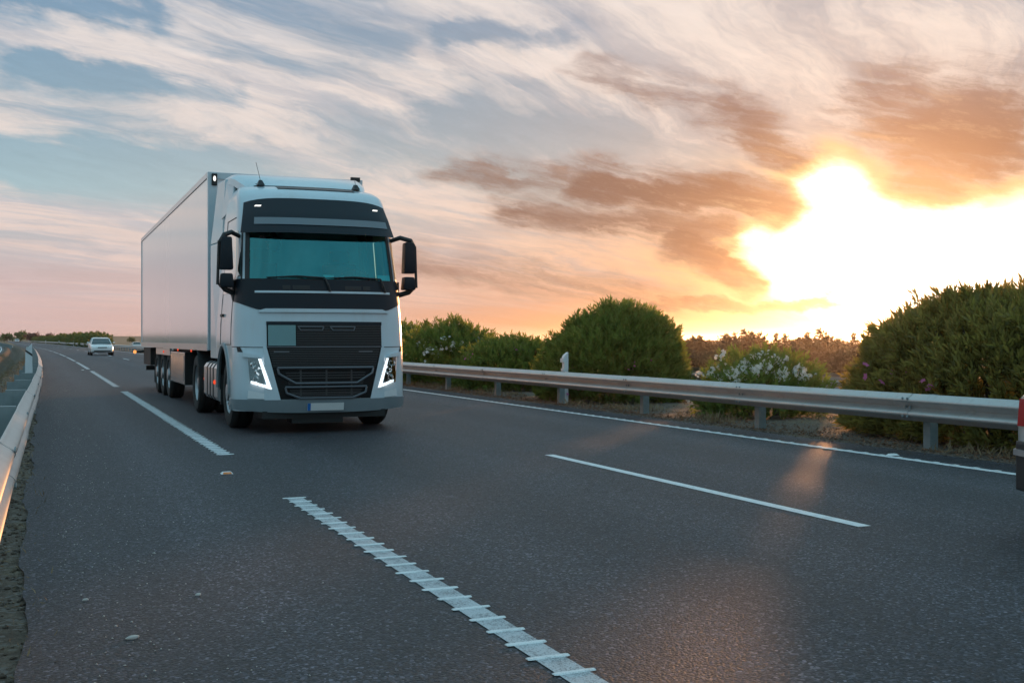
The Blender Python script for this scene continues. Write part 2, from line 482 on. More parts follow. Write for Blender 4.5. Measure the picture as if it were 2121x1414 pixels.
class MB:
    def __init__(s): s.v = []; s.f = []
    def add(s, vs, fs):
        b = len(s.v); s.v += [tuple(q) for q in vs]; s.f += [tuple(i+b for i in f) for f in fs]; return s
    def box(s, x0, x1, y0, y1, z0, z1):
        return s.add([(x0,y0,z0),(x1,y0,z0),(x1,y1,z0),(x0,y1,z0),(x0,y0,z1),(x1,y0,z1),(x1,y1,z1),(x0,y1,z1)],
                     [(0,3,2,1),(4,5,6,7),(0,1,5,4),(1,2,6,5),(2,3,7,6),(3,0,4,7)])
    def hexa(s, p):     # 8 points: bottom ring 4, top ring 4
        return s.add(p, [(0,3,2,1),(4,5,6,7),(0,1,5,4),(1,2,6,5),(2,3,7,6),(3,0,4,7)])
    def prism(s, poly, axis, a, b):
        n = len(poly)
        def mk(p, t):
            if axis == 'x': return (t, p[0], p[1])
            if axis == 'y': return (p[0], t, p[1])
            return (p[0], p[1], t)
        vs = [mk(p, a) for p in poly] + [mk(p, b) for p in poly]
        fs = [tuple(range(n))[::-1], tuple(range(n, 2*n))] + [(i, (i+1) % n, n+(i+1) % n, n+i) for i in range(n)]
        return s.add(vs, fs)
    def tube(s, pts, r, n=8, cap=True):
        pts = [Vector(p) for p in pts]; rings = []
        rr = r if isinstance(r, (list, tuple)) else [r]*len(pts)
        for i, p in enumerate(pts):
            d = (pts[min(i+1, len(pts)-1)] - pts[max(i-1, 0)]).normalized()
            a = d.orthogonal().normalized() if i == 0 else (a - d*a.dot(d)).normalized()
            b = d.cross(a)
            rings.append([p + (a*math.cos(2*math.pi*k/n) + b*math.sin(2*math.pi*k/n))*rr[i] for k in range(n)])
        vs = [q for rg in rings for q in rg]; fs = []
        for i in range(len(pts)-1):
            for k in range(n):
                fs.append((i*n+k, i*n+(k+1) % n, (i+1)*n+(k+1) % n, (i+1)*n+k))
        if cap:
            fs.append(tuple(range(n))[::-1]); fs.append(tuple((len(pts)-1)*n+k for k in range(n)))
        return s.add(vs, fs)
    def lathe_x(s, prof, n=32, c=(0, 0, 0)):       # prof of (x, radius), axis along X
        vs = []; fs = []
        for (x, r) in prof:
            for k in range(n):
                a = 2*math.pi*k/n; vs.append((c[0]+x, c[1]+r*math.cos(a), c[2]+r*math.sin(a)))
        for i in range(len(prof)-1):
            for k in range(n):
                fs.append((i*n+k, i*n+(k+1) % n, (i+1)*n+(k+1) % n, (i+1)*n+k))
        return s.add(vs, fs)
    def sphere(s, c, rx, ry, rz, nu=10, nv=6):
        vs = []; fs = []
        for j in range(nv+1):
            t = math.pi*j/nv
            for k in range(nu):
                a = 2*math.pi*k/nu
                vs.append((c[0]+rx*math.sin(t)*math.cos(a), c[1]+ry*math.sin(t)*math.sin(a), c[2]+rz*math.cos(t)))
        for j in range(nv):
            for k in range(nu):
                fs.append((j*nu+k, (j+1)*nu+k, (j+1)*nu+(k+1) % nu, j*nu+(k+1) % nu))
        return s.add(vs, fs)
    def mesh(s, name, mat, smooth_=False, bevel=0.0, fix=True):
        me = bpy.data.meshes.new(name); me.from_pydata(s.v, [], s.f)
        bm = bmesh.new(); bm.from_mesh(me)
        bmesh.ops.remove_doubles(bm, verts=bm.verts, dist=1e-5)
        if fix: bmesh.ops.recalc_face_normals(bm, faces=bm.faces)
        if bevel > 0:
            es = [e for e in bm.edges if len(e.link_faces) == 2 and e.calc_face_angle() > .6]
            bmesh.ops.bevel(bm, geom=es, offset=bevel, segments=2, affect='EDGES', profile=.6)
        if smooth_ is not False:
            lim = smooth_ if isinstance(smooth_, float) else .7
            for f in bm.faces: f.smooth = True
            for e in bm.edges:
                if len(e.link_faces) != 2 or e.calc_face_angle() > lim: e.smooth = False
        bm.to_mesh(me); bm.free()
        me.materials.append(MATS[mat])
        return me
    def build(s, name, mat, parent=None, smooth_=False, bevel=0.0, fix=True):
        return link(name, s.mesh(name, mat, smooth_, bevel, fix), parent)

# ------------------------------------------------------------------ the road's own line
def shift(u):
    """sideways drift of the carriageway: straight, then a slow bend to the left"""
    u = np.asarray(u, dtype=float)
    q = np.clip(u-50, 0, 150)
    return -(1.2e-4*q*q) - .030*np.clip(u-200, 0, None)
def sh(u): return float(shift(u))
def heading(u): return math.atan2(sh(u+.5)-sh(u-.5), 1.0)
def u_list(a, b, d0=1.0, far=60.0, g=1.03):
    r = [a]; d = d0
    while r[-1] < b:
        if r[-1] > far: d *= g
        r.append(r[-1]+d)
    r[-1] = b
    return np.array(r)
def strip(name, v0, v1, us, z, mat, parent=None, nv=1, zf=None):
    vs = np.linspace(v0, v1, nv+1); n = len(vs)
    if name == 'motorway_carriageway': vs = np.array([-.09, .20, 1.9, 4.0, 6.0, 8.9, 9.12])
    s_ = shift(us)
    V = np.zeros((len(us), n, 3))
    V[:, :, 0] = vs[None, :] + s_[:, None]; V[:, :, 1] = us[:, None]; V[:, :, 2] = z
    idx = np.arange(len(us)*n).reshape(len(us), n)
    F = np.stack([idx[:-1, :-1], idx[:-1, 1:], idx[1:, 1:], idx[1:, :-1]], -1).reshape(-1, 4)
    return link(name, mesh_np(name, V.reshape(-1, 3), F, mat), parent)

# ------------------------------------------------------------------ ground
def sstep(x, a, b):
    t = np.clip((x-a)/(b-a), 0, 1); return t*t*(3-2*t)
def vnoise(x, y, seed=0):
    xi = np.floor(x).astype(np.int64); yi = np.floor(y).astype(np.int64)
    fx_, fy_ = x-xi, y-yi
    def hsh(a, b):
        q = (a*374761393 + b*668265263 + seed*1442695041) & 0xffffffff
        q = ((q ^ (q >> 13))*1274126177) & 0xffffffff
        return ((q ^ (q >> 16)) & 0xffff)/65535.0
    ux, uy = fx_*fx_*(3-2*fx_), fy_*fy_*(3-2*fy_)
    return (hsh(xi, yi)*(1-ux)+hsh(xi+1, yi)*ux)*(1-uy) + (hsh(xi, yi+1)*(1-ux)+hsh(xi+1, yi+1)*ux)*uy
def ground_z(v, u):
    """v measured from the road's line"""
    v, u = np.broadcast_arrays(np.asarray(v, float), np.asarray(u, float))
    z = np.full(v.shape, -.06)
    rough = vnoise(v*2.1, u*1.3, 1)*.5 + vnoise(v*5.0, u*4.0, 2)*.3 + vnoise(v*.7, u*.35, 3)*.6
    # left verge, ditch, bank
    L = v < 0.05
    ditch = -.42*np.exp(-((v+1.75)/.42)**2) + .20*np.exp(-((v+2.55)/.33)**2)*(.5+vnoise(u*.6, v*0+3.3, 8)) + .05*np.exp(-((v+.95)/.3)**2)
    z = np.where(L, -.035 + (rough-.7)*.055*sstep(-v, 0, .25) + ditch*sstep(u, 4, 16), z)
    z = np.where(v < -2.95, -.18 - sstep(-v, 9.2, 14)*1.2, z)
    # median on the right
    z = np.where(v > 9.14, .012 + (rough-.7)*.06*sstep(v, 9.14, 9.6), z)
    z = np.where(v > 13.1, .02 - .68*sstep(v, 13.1, 14.6), z)
    z = np.where(v > 25.0, -.66 - 3.6*sstep(v, 25.5, 48), z)
    d = np.hypot(v, u)
    far = sstep(d, 380, 900); left = 1 - sstep(np.degrees(np.arctan2(v, np.maximum(u, 1e-3))), 12, 22)
    far = far*left
    z = np.where((v > 25.0) | (v < -9.2), z*(1-far) + far*(3.0 + 1.3*vnoise(v*.004, u*.004, 4)), z)
    z = np.where((d > 1000) & (left > .99), np.maximum(z, 3.0 + 1.3*vnoise(v*.004, u*.004, 4) - (d-1000)*.0012), z)
    return z
vs_ = np.concatenate([-np.geomspace(9, 7000, 34)[::-1], np.arange(-8.6, -3.4, .6), np.arange(-3.3, .04, .11), [.06, 2, 5, 9.12],
                      np.arange(9.16, 15.0, .13), np.arange(15.3, 26, 1.2), np.geomspace(26.5, 7000, 40)])
us_ = np.concatenate([[-60, -30, -15, -8], np.arange(-6, 46, .14), u_list(46, 130, .35, 50, 1.02), np.geomspace(132, 7000, 60)])
VV, UU = np.meshgrid(vs_, us_)
ZZ = ground_z(VV, UU)
XX = VV + shift(UU)*np.where(UU > 1200, 0, 1)
G = np.stack([XX, UU, ZZ], -1)
gi = np.arange(VV.size).reshape(VV.shape)
GF = np.stack([gi[:-1, :-1], gi[:-1, 1:], gi[1:, 1:], gi[1:, :-1]], -1)
# the near verges and median keep soil; the land beyond is the same sheet with the field material
gm = mesh_np('ground', G.reshape(-1, 3), GF.reshape(-1, 4), 'dirt', True)
gm.materials.append(MATS['field_soil'])
cv = (VV[:-1, :-1]+VV[1:, 1:])/2; cu = UU[:-1, :-1]
gm.polygons.foreach_set('material_index', ((np.abs(cv-8) > 21) | (cu > 260)).astype(np.int32).ravel())
tag(link('ground', gm), kind='structure')

ROAD_U = u_list(-12, 900, 1.2, 60, 1.03)
road = strip('motorway_carriageway', .05, 9.14, np.concatenate([[-12, -6], np.arange(0, 40, .07), u_list(40, 900, .5, 50, 1.03)]), 0.0, 'asphalt', nv=6); tag(road, kind='structure')
_co = np.empty(len(road.data.vertices)*3, dtype=np.float32); road.data.vertices.foreach_get('co', _co); _co = _co.reshape(-1, 7, 3)
_u = _co[:, 0, 1].astype(float)
_co[:, 0, 0] += (vnoise(_u*1.1, _u*0+.5, 21)*.13 + vnoise(_u*5.0, _u*0+2.5, 22)*.035 - .08)
_co[:, 0, 2] -= .02
_co[:, 6, 0] += (vnoise(_u*1.3, _u*0+.5, 23)*.12 + vnoise(_u*6.0, _u*0+2.5, 24)*.06 - .06)
road.data.vertices.foreach_set('co', _co.ravel()); road.data.update()
orr = strip('opposite_carriageway', 14.9, 24.6, ROAD_U, -.62, 'asphalt_old', nv=4); tag(orr, kind='structure')
slip = strip('slip_road', -8.4, -2.95, u_list(20, 320, 1.2, 60, 1.03), -.10, 'asphalt_old', nv=2); tag(slip, kind='structure')
strip('edge_line', -3.35, -3.22, u_list(20, 320, 1.2, 60, 1.03), -.096, 'ridge_paint', slip)
strip('edge_line', 15.9, 16.05, ROAD_U, -.616, 'ridge_paint', orr)

# painted markings
SHO, LANE, EDGE = 1.87, 5.16, 8.47
rb = MB()
prof = [(-.090, -.012), (-.080, -.017), (.080, -.017), (.093, -.011), (.093, .011), (.081, .016), (-.081, .016), (-.091, .011)]
rb.add([(p[0], p[1], 0) for p in prof] + [(p[0]*.97, p[1]*.62, .0045) for p in prof],
       [tuple(range(8, 16))] + [(i, (i+1) % 8, 8+(i+1) % 8, 8+i) for i in range(8)])
ridge_me = rb.mesh('ridge', 'ridge_paint')
for i in range(22):
    a = 12.62 + 19.3*(i-1); b = a + 16.3
    if i == 0: a, b = -6.5, 9.0
    us = u_list(a, b, 1.0, 60, 1.0)
    d = strip('shoulder_dash', SHO-.065, SHO+.065, us, .004, 'road_paint', road)
    if i < 2:
        u = b - .03 if i == 0 else a + .05
        for k in range(200):
            if not (a <= u <= b): break
            if u > 2.6:
                o = link('ridge', ridge_me, d, (SHO + sh(u) + random.uniform(-.006, .006), u, .0045), random.uniform(-.02, .02))
                o.scale = (random.uniform(.95, 1.06), random.uniform(.85, 1.2), 1)
            u += -.222 if i == 0 else .222
    elif i < 6:
        m = MB()
        u = a
        while u < b:
            x0 = SHO + sh(u); m.add([(x0-.1, u-.02, .009), (x0+.1, u-.02, .009), (x0+.1, u+.02, .009), (x0-.1, u+.02, .009)], [(0, 1, 2, 3)]); u += .222
        tag(m.build('ridges', 'ridge_paint', d, fix=False), kind='stuff')
for i in range(26):
    a = 6.12 + 17.02*(i-1); b = a + 5.15
    strip('lane_dash', LANE-.055, LANE+.055, u_list(a, b, .8, 60, 1.0), .004, 'ridge_paint', road)
el_o = strip('edge_line', EDGE-.058, EDGE+.058, ROAD_U, .004, 'ridge_paint', road)
u = 2.0
m = MB()
while u < 45:
    x0 = EDGE + sh(u)
    m.box(x0-.075, x0+.075, u-.03, u+.03, .0045, .008); u += .27
tag(m.build('ridges', 'ridge_paint', el_o), kind='stuff')

# ------------------------------------------------------------------ crash barriers
def beam_profile(n=26, z0=.345, z1=.655, d=.083):
    p = []
    for i in range(n+1):
        t = i/n
        w = .5 - .5*math.cos(2*math.pi*2*t)          # two waves
        w = w**.75
        p.append((.008 + d*w, z1 + (z0-z1)*t))
    return p
BP = beam_profile()
def beam_mesh(L, side, dz=0.0, lap=.0):
    """one W-beam, hollow sheet with thickness; bulges towards side (+1: +X)"""
    m = MB(); n = len(BP)
    ys = [-L/2 - lap/2, -L/6, L/6, L/2 + lap/2]
    for k, off in ((0, 0.0), (1, -.006)):
        vs = [(side*(p[0]+off), y, p[1]+dz) for y in ys for p in BP]
        fs = []
        for j in range(len(ys)-1):
            for i in range(n-1):
                fs.append((j*n+i, j*n+i+1, (j+1)*n+i+1, (j+1)*n+i))
        m.add(vs, fs)
    N = n*len(ys); fs = []
    for j in (0, len(ys)-1):
        for i in range(n-1): fs.append((j*n+i, j*n+i+1, N+j*n+i+1, N+j*n+i))
    for j in range(len(ys)-1):
        for i in (0, n-1): fs.append((j*n+i, (j+1)*n+i, N+(j+1)*n+i, N+j*n+i))
    m.f += fs
    return m.mesh('beam', 'galvanised', .9)
def channel(m, x0, x1, y0, y1, z0, z1, t=.008, open_='y1'):
    """C section standing up"""
    m.box(x0, x1, y0, y0+t, z0, z1)
    m.box(x0, x0+t, y0+t, y1, z0, z1); m.box(x1-t, x1, y0+t, y1, z0, z1)
    m.box(x0+t, x0+.03, y1-t, y1, z0, z1); m.box(x1-.03, x1-t, y1-t, y1, z0, z1)
def bolt_mesh(ax='x'):
    m = MB()
    m.lathe_x([(0, 0), (0, .016), (.008, .016), (.012, .009), (.014, 0)], 8)
    return m.mesh('bolt', 'galvanised_dull')
BOLT = bolt_mesh()

def barrier(name, label, side, line, u0, u1, step, z_of=lambda u: 0.0, behind=.10, post_w=.11, spacer_w=0.0, bolts_to=0.0, dz=0.0, group='crash barriers along the motorway', far=None):
    o = empty(name, (line(u0), u0, 0)); tag(o, label, 'guardrail', group)
    ox, oy = line(u0), u0
    bm_ = beam_mesh(step, side, dz, .09); n = int(round((u1-u0)/step))
    pm = MB()
    px0 = -side*(behind + post_w) if side > 0 else behind
    if spacer_w: px0 = -side*(spacer_w + post_w)
    channel(pm, px0, px0+post_w, -.05, .06, -.5, .64+dz)
    post_me = pm.mesh('post', 'galvanised_dull')
    sp = MB()
    if spacer_w:
        sp.box(-side*.002 if side < 0 else -spacer_w, spacer_w if side < 0 else -.002, -.055, -.047, .30+dz, .668+dz)
        sp.box(-spacer_w, -.002, -.047, .05, .660+dz, .668+dz)
        sp.box(-.01, -.002, -.047, .05, .30+dz, .66+dz)
        sp.box(-spacer_w, -spacer_w+.07, -.062, -.0555, .34+dz, .668+dz)
    else:
        sp.box(min(0, -side*behind), max(0, -side*behind), -.04, .05, .36+dz, .60+dz)
    sp_me = sp.mesh('spacer', 'galvanised_dull', bevel=0)
    for i in range(n):
        ua = u0 + i*step; uc = ua + step/2
        xa, xb = line(ua), line(ua+step)
        a = -math.atan2(xb-xa, step)
        b = link('beam', bm_, o, ((xa+xb)/2 - ox + side*.006*(i % 2), uc-oy, z_of(uc)), a)
        b.rotation_euler[0] = random.uniform(-.0012, .0012)
        p = link('post', post_me, o, (xa - ox, ua-oy, z_of(ua)), a)
        link('spacer', sp_me, p)
        if ua < bolts_to:
            for zz in (.60, .50, .395):
                for yy in (-.045, .03):
                    q = link('bolt', BOLT, b, (side*(.082 if zz != .50 else .02), -step/2 + yy + (.02 if zz == .5 else 0), zz+dz), 0 if side > 0 else math.pi)
    if far:
        m = MB(); ul = np.arange(u1, far, 9.0)
        pr = BP[::3]
        vs = [(line(u)+side*p[0]-ox, u-oy, p[1]+dz+z_of(u)) for u in ul for p in pr]; k = len(pr)
        m.add(vs, [(j*k+i, j*k+i+1, (j+1)*k+i+1, (j+1)*k+i) for j in range(len(ul)-1) for i in range(k-1)])
        for u in ul: m.box(line(u)-side*.2-.05-ox, line(u)-side*.2+.05-ox, u-.05-oy, u+.05-oy, -.1+z_of(u), .62+z_of(u))
        tag(m.build('far_run', 'galvanised', o, fix=False), kind='stuff')
    return o
LU = [-6, 3, 7, 19, 27, 40, 57, 80, 110, 160, 300]
LV = [-.20, -.17, -.145, -.02, .03, .0, -.12, -.25, -.4, -.5, -.6]
def left_line(u):
    return float(np.interp(u, LU, LV)) - .085 + (sh(u) if u > 57 else 0) - (sh(57)*0)
barrier('guardrail', 'weathered steel guardrail running beside the shoulder at the left edge, seen end-on', 1, left_line,
        -3.1, 110, 3.40, spacer_w=.21, bolts_to=32, dz=.035)
def right_line(u): return 9.16 + sh(u)
barrier('guardrail', 'steel guardrail in front of the oleander bushes beyond the two lanes', -1, right_line,
        .10, 330, 3.33, behind=.24, post_w=.115, bolts_to=34, far=620)
def median_line(u): return 12.82 + sh(u)
barrier('guardrail', 'far steel guardrail glimpsed between and behind the oleander bushes', 1, median_line,
        2.0, 120, 4.0, behind=.12, dz=.03)
def slip_line(u): return -2.0 - .9*sstep(np.float64(u), 80, 150) + sh(u)
barrier('guardrail', 'distant pale guardrail beside the slip road in front of the far car', 1, lambda u: -2.6 - .012*(u-200) + sh(u),
        150, 260, 4.0, behind=.12, dz=.0, z_of=lambda u: -.05)

# ------------------------------------------------------------------ delineator posts
def delineator(loc, label, rz=0.0, size=1.0, parts=True, h=1.05):
    o = empty('delineator_post', loc, rz); tag(o, label, 'road marker', 'white delineator posts')
    w, d = .075*size, .05*size
    m = MB(); p = []
    # slanted top, slightly tapered
    m.hexa([(-w*1.08, -d, -.1), (w*1.08, -d, -.1), (w*1.08, d, -.1), (-w*1.08, d, -.1), (-w, -d, h-.10), (w, -d, h), (w, d, h), (-w, d, h-.10)])
    m.build('post_body', 'delineator_white', o, bevel=.008)
    if parts:
        b = MB(); b.hexa([(-w*1.04, -d-.004, h-.36), (w*1.04, -d-.004, h-.26), (w*1.04, d+.004, h-.26), (-w*1.04, d+.004, h-.36),
                          (-w*1.03, -d-.004, h-.24), (w*1.03, -d-.004, h-.14), (w*1.03, d+.004, h-.14), (-w*1.03, d+.004, h-.24)])
        b.build('dark_band', 'reflector_black', o)
    return o
# beside the left barrier: wide blade with a black slanted band
d1 = empty('delineator_post', (left_line(21.0)-.10, 21.0, .60)); tag(d1, 'tall pale delineator blade with slanted dark band on top of the left guardrail', 'road marker', 'white delineator posts')
m = MB(); m.hexa([(-.062, -.02, 0), (.062, -.02, 0), (.062, .02, 0), (-.062, .02, 0), (-.052, -.018, .50), (.052, -.018, .60), (.052, .018, .60), (-.052, .018, .50)])
m.build('blade', 'delineator_white', d1, bevel=.006)
m = MB(); m.hexa([(-.0545, -.0225, .465), (.057, -.0225, .38), (.057, .0225, .38), (-.0545, .0225, .465), (-.0535, -.0222, .50), (.056, -.0222, .42), (.056, .0222, .42), (-.0535, .0222, .50)])
m.build('dark_band', 'reflector_black', d1)
m = MB(); m.lathe_x([(0, 0), (0, .016), (.006, .016), (.007, 0)], 10)
q = m.build('reflector', 'plate_white', d1); q.location = (-.025, -.026, .53); q.rotation_euler = (0, 0, -math.pi/2)
# behind the right barrier: narrow, notched like a figure one
d2 = empty('delineator_post', (9.57, 20.15, 0)); tag(d2, 'narrow white delineator with slanted top standing behind the right guardrail', 'road marker', 'white delineator posts')
m = MB(); m.prism([(-.035, -.1), (.055, -.1), (.055, 1.02), (-.005, .97), (-.04, .93), (-.04, .90), (-.075, .90), (-.075, .82), (-.035, .82), (-.035, .70), (-.06, .70), (-.06, .645), (-.035, .645)], 'y', -.05, .05)
m.build('post_body', 'delineator_white', d2)
m = MB(); m.box(.0565, .068, -.045, .045, .60, .98); m.build('dark_back', 'reflector_black', d2)
for u, lb in ((183, 'small white delineator on the far rail just left of the white car'), (230, 'small white delineator second from the white car along the far rail'),
              (289, 'small white delineator third from the white car along the far rail'), (377, 'tiny white delineator on the far rail right of the tall left blade'),
              (510, 'tiny white delineator on the far rail just above the tall left blade')):
    delineator((right_line(u)+.25, u, 0), lb, 0, 1.7, False, 1.15)
# ------------------------------------------------------------------ road studs, sign
def stud(x, y, label, mat='reflector_amber'):
    o = empty('road_stud', (x, y, .003), 0); tag(o, label, 'road stud', 'road studs')
    m = MB(); m.hexa([(-.055, -.05, 0), (.055, -.05, 0), (.055, .05, 0), (-.055, .05, 0), (-.038, -.022, .02), (.038, -.022, .02), (.038, .022, .02), (-.038, .022, .02)])
    m.build('housing', 'plate_white', o)
    m = MB(); m.hexa([(-.042, -.0525, .003), (.042, -.0525, .003), (.042, -.048, .003), (-.042, -.048, .003), (-.034, -.026, .0192), (.034, -.026, .0192), (.034, -.022, .0192), (-.034, -.022, .0192)])
    m.build('reflector', mat, o)
stud(1.62, 10.85, 'orange and white road stud in the gap between the shoulder dashes')
stud(8.60, 9.75, 'white road stud beside the right edge line', 'plate_white')
stud(1.60, 49.9, 'small road stud at the far dash gap beside the trailer', 'plate_white')
sg = empty('road_sign', (-9.2 + sh(330), 340, -.3), .1); tag(sg, 'small blue road sign at the far left edge', 'sign')
m = MB(); m.box(-1.1, 1.1, -.03, .03, .9, 2.0); m.build('panel', 'sign_blue', sg)
for x in (-.7, .7):
    m = MB(); m.box(x-.05, x+.05, .035, .13, -.5, 1.9); m.build('leg', 'galvanised_dull', sg)

# ------------------------------------------------------------------ the articulated truck
# tractor frame: origin on the road under the middle of the bumper, +y towards the trailer
truck = empty('articulated_truck', (3.60, 15.15, 0)); tag(truck, 'white articulated truck with box trailer driving towards the camera', 'truck')
TR_ROT = -.022
class TB(MB):
    """mesh builder for tractor parts: turns the tractor a little against its trailer"""
    def mesh(s, *a, **k):
        c, q = math.cos(TR_ROT), math.sin(TR_ROT)
        s.v = [(c*x - q*y, q*x + c*y, z) for x, y, z in s.v]
        return MB.mesh(s, *a, **k)
ZT = [.28, .45, 1.0, 1.5, 1.72, 2.1, 2.76, 3.0, 3.22, 3.33, 3.43, 3.50, 3.54]
Y0 = [.05, .01, .03, .075, .095, .155, .36, .46, .60, .70, .92, 1.25, 1.75]
WW = [1.19, 1.20, 1.20, 1.19, 1.175, 1.14, 1.10, 1.085, 1.065, 1.05, 1.01, .95, .86]
CC = [.50, .50, .50, .50, .50, .50, .48, .46, .46, .46, .45, .40, .30]
def y0(z): return float(np.interp(z, ZT, Y0))
def ww(z): return float(np.interp(z, ZT, WW))
def cc(z): return float(np.interp(z, ZT, CC))
NE = 2.6
def fy_(q, z):
    q = min(abs(q), 1.0)
    return y0(z) + cc(z)*(1-(1-q**NE)**(1/NE))
def front(x, z): return fy_(x/ww(z), z)
ARC_Y, ARC_Z, ARC_R = 1.42, .52, .66
def side_end(z):
    """how far back the cab side reaches at height z (wheel arch cut out below)"""
    if z < ARC_Z: return ARC_Y - ARC_R - .02
    if z < ARC_Z + ARC_R: return ARC_Y - math.sqrt(ARC_R**2 - (z-ARC_Z)**2)
    return 2.28
QF = [.0, .2, .4, .55, .68, .78, .85, .90, .935, .965, .985, .996]
QS = [-1.0] + [-q for q in QF[:0:-1]] + QF + [1.0]
ZL = [.30, .38, .46, .54, .64, .74, .84, .94, 1.02, 1.08, 1.13, 1.165, 1.1801, 1.3, 1.45, 1.6, 1.72, 1.85, 1.98, 2.10, 2.25, 2.42, 2.6, 2.76, 2.90, 3.05, 3.18, 3.27, 3.34, 3.40, 3.45, 3.485, 3.51, 3.53]
cabm = TB(); rows = []
for z in ZL:
    w = ww(z); row = []
    yb = side_end(z); yc = y0(z) + cc(z)
    yb = max(yb, yc + .004)
    for t in (0, .35, .7): row.append((-w, yb + (yc-yb)*t, z))
    for q in QS: row.append((q*w, fy_(q, z), z))
    for t in (.7, .35, 0): row.append((w, yb + (yc-yb)*t, z))
    rows.append(row)
nr = len(rows[0]); vs = [p for r_ in rows for p in r_]; fs = []
iq0 = 3 + QS.index(-.90); iq1 = 3 + QS.index(.90)
for j in range(len(ZL)-1):
    for i in range(nr-1):
        zc = (ZL[j]+ZL[j+1])/2
        if 2.10 < zc < 2.76 and iq0 <= i < iq1: continue                 # windscreen opening
        if 2.10 < zc < 2.76 and i in (1, 2, nr-4, nr-3): continue          # door windows
        fs.append((j*nr+i, j*nr+i+1, (j+1)*nr+i+1, (j+1)*nr+i))
k = (len(ZL)-1)*nr
fs.append(tuple(k+i for i in range(nr)))                                   # roof
jb = ZL.index(1.1801)
fs.append(tuple([jb*nr] + [j*nr for j in range(jb+1, len(ZL))] + [j*nr+nr-1 for j in range(len(ZL)-1, jb-1, -1)]))   # back wall
cabm.add(vs, fs)
cab = cabm.build('cab', 'white_paint', truck, .55)

def fpatch(name, mat, parent, q_or_x, zb, zt, nz=4, off=.006, thick=.0, use_x=False, sm=.6, offf=None, builder=None):
    """a panel that follows the front of the cab; columns in q (or x), zb/zt functions"""
    m = builder or TB(); n = len(q_or_x); base = []
    for layer in ((0, 1) if thick else (0,)):
        for j in range(nz+1):
            for c_ in q_or_x:
                a, b = zb(c_), zt(c_); z = a + (b-a)*j/nz
                q = c_/ww(z) if use_x else c_
                o_ = offf(c_, z) if offf else off
                base.append((q*ww(z)*(1 + (o_*.5/ww(z))*abs(q)) , fy_(q, z) - o_*(1-.55*abs(q)**4) + layer*thick, z))
    fs = []
    N = n*(nz+1)
    for l in range(2 if thick else 1):
        for j in range(nz):
            for i in range(n-1): fs.append((l*N+j*n+i, l*N+j*n+i+1, l*N+(j+1)*n+i+1, l*N+(j+1)*n+i))
    if thick:
        for i in range(n-1):
            fs.append((i, i+1, N+i+1, N+i)); b_ = nz*n; fs.append((b_+i, b_+i+1, N+b_+i+1, N+b_+i))
        for j in range(nz):
            fs.append((j*n, (j+1)*n, N+(j+1)*n, N+j*n)); e_ = n-1; fs.append((j*n+e_, (j+1)*n+e_, N+(j+1)*n+e_, N+j*n+e_))
    m.add(base, fs)
    if builder: return None
    return m.build(name, mat, parent, sm)
def lin(a, b, n): return [a + (b-a)*i/n for i in range(n+1)]
def const(v): return lambda c_: v
def fquad(name, mat, parent, p, off=.01, thick=.02, nu=4, nv=4):
    """four-cornered panel (x,z corners: bl, br, tr, tl) laid on the cab front"""
    m = TB(); base = []
    for layer in (0, 1):
        for j in range(nv+1):
            for i in range(nu+1):
                s_, t_ = i/nu, j/nv
                x = (p[0][0]*(1-s_)+p[1][0]*s_)*(1-t_) + (p[3][0]*(1-s_)+p[2][0]*s_)*t_
                z = (p[0][1]*(1-s_)+p[1][1]*s_)*(1-t_) + (p[3][1]*(1-s_)+p[2][1]*s_)*t_
                base.append((x, front(max(-.995*ww(z), min(.995*ww(z), x)), z) - off + layer*thick, z))
    N = (nu+1)*(nv+1); n = nu+1; fs = []
    for l in (0, 1):
        for j in range(nv):
            for i in range(nu): fs.append((l*N+j*n+i, l*N+j*n+i+1, l*N+(j+1)*n+i+1, l*N+(j+1)*n+i))
    for i in range(nu):
        fs.append((i, i+1, N+i+1, N+i)); b_ = nv*n; fs.append((b_+i, b_+i+1, N+b_+i+1, N+b_+i))
    for j in range(nv):
        fs.append((j*n, (j+1)*n, N+(j+1)*n, N+j*n)); fs.append((j*n+nu, (j+1)*n+nu, N+(j+1)*n+nu, N+j*n+nu))
    m.add(base, fs)
    return m.build(name, mat, parent, .5)
# --- glass and upper front
fpatch('windscreen', 'windscreen_glass', cab, lin(-.90, .90, 24), const(2.085), const(2.775), 6, .004)
fpatch('windscreen_surround', 'black_plastic', cab, lin(-.915, -.868, 2), const(2.09), const(2.77), 6, .010)
fpatch('windscreen_surround', 'black_plastic', cab, lin(.868, .915, 2), const(2.09), const(2.77), 6, .010)
fpatch('sun_visor', 'dark_panel', cab, lin(-.93, .93, 26), lambda q: 2.735, lambda q: 3.255 - .10*abs(q)**5, 10, thick=.02,
       offf=lambda q, z: .015 + .13*max(0, 1-(z-2.73)/.50)**1.2)
fpatch('visor_band', 'visor_grey', cab, lin(-.80, .86, 18), lambda q: 2.855, lambda q: 2.955, 2, thick=.015,
       offf=lambda q, z: .027 + .13*max(0, 1-(z-2.73)/.50)**1.2)
for x in (-.835, .835):
    fquad('visor_lamp', 'lamp_white', cab, [(x-.045, 3.118), (x+.035, 3.118), (x+.05, 3.14), (x-.03, 3.14)], off=.035, thick=.01, nu=1, nv=1)
m = TB()
m.add([(x, 1.12+.30*j, z_) for j, z_ in ((0, 3.487), (1, 3.522)) for x in (-.50, .60)], [(0, 1, 3, 2)])
fpatch('roof_hatch', 'dark_panel', cab, lin(-.50, .62, 8), const(3.425), const(3.508), 4, .012, use_x=True)
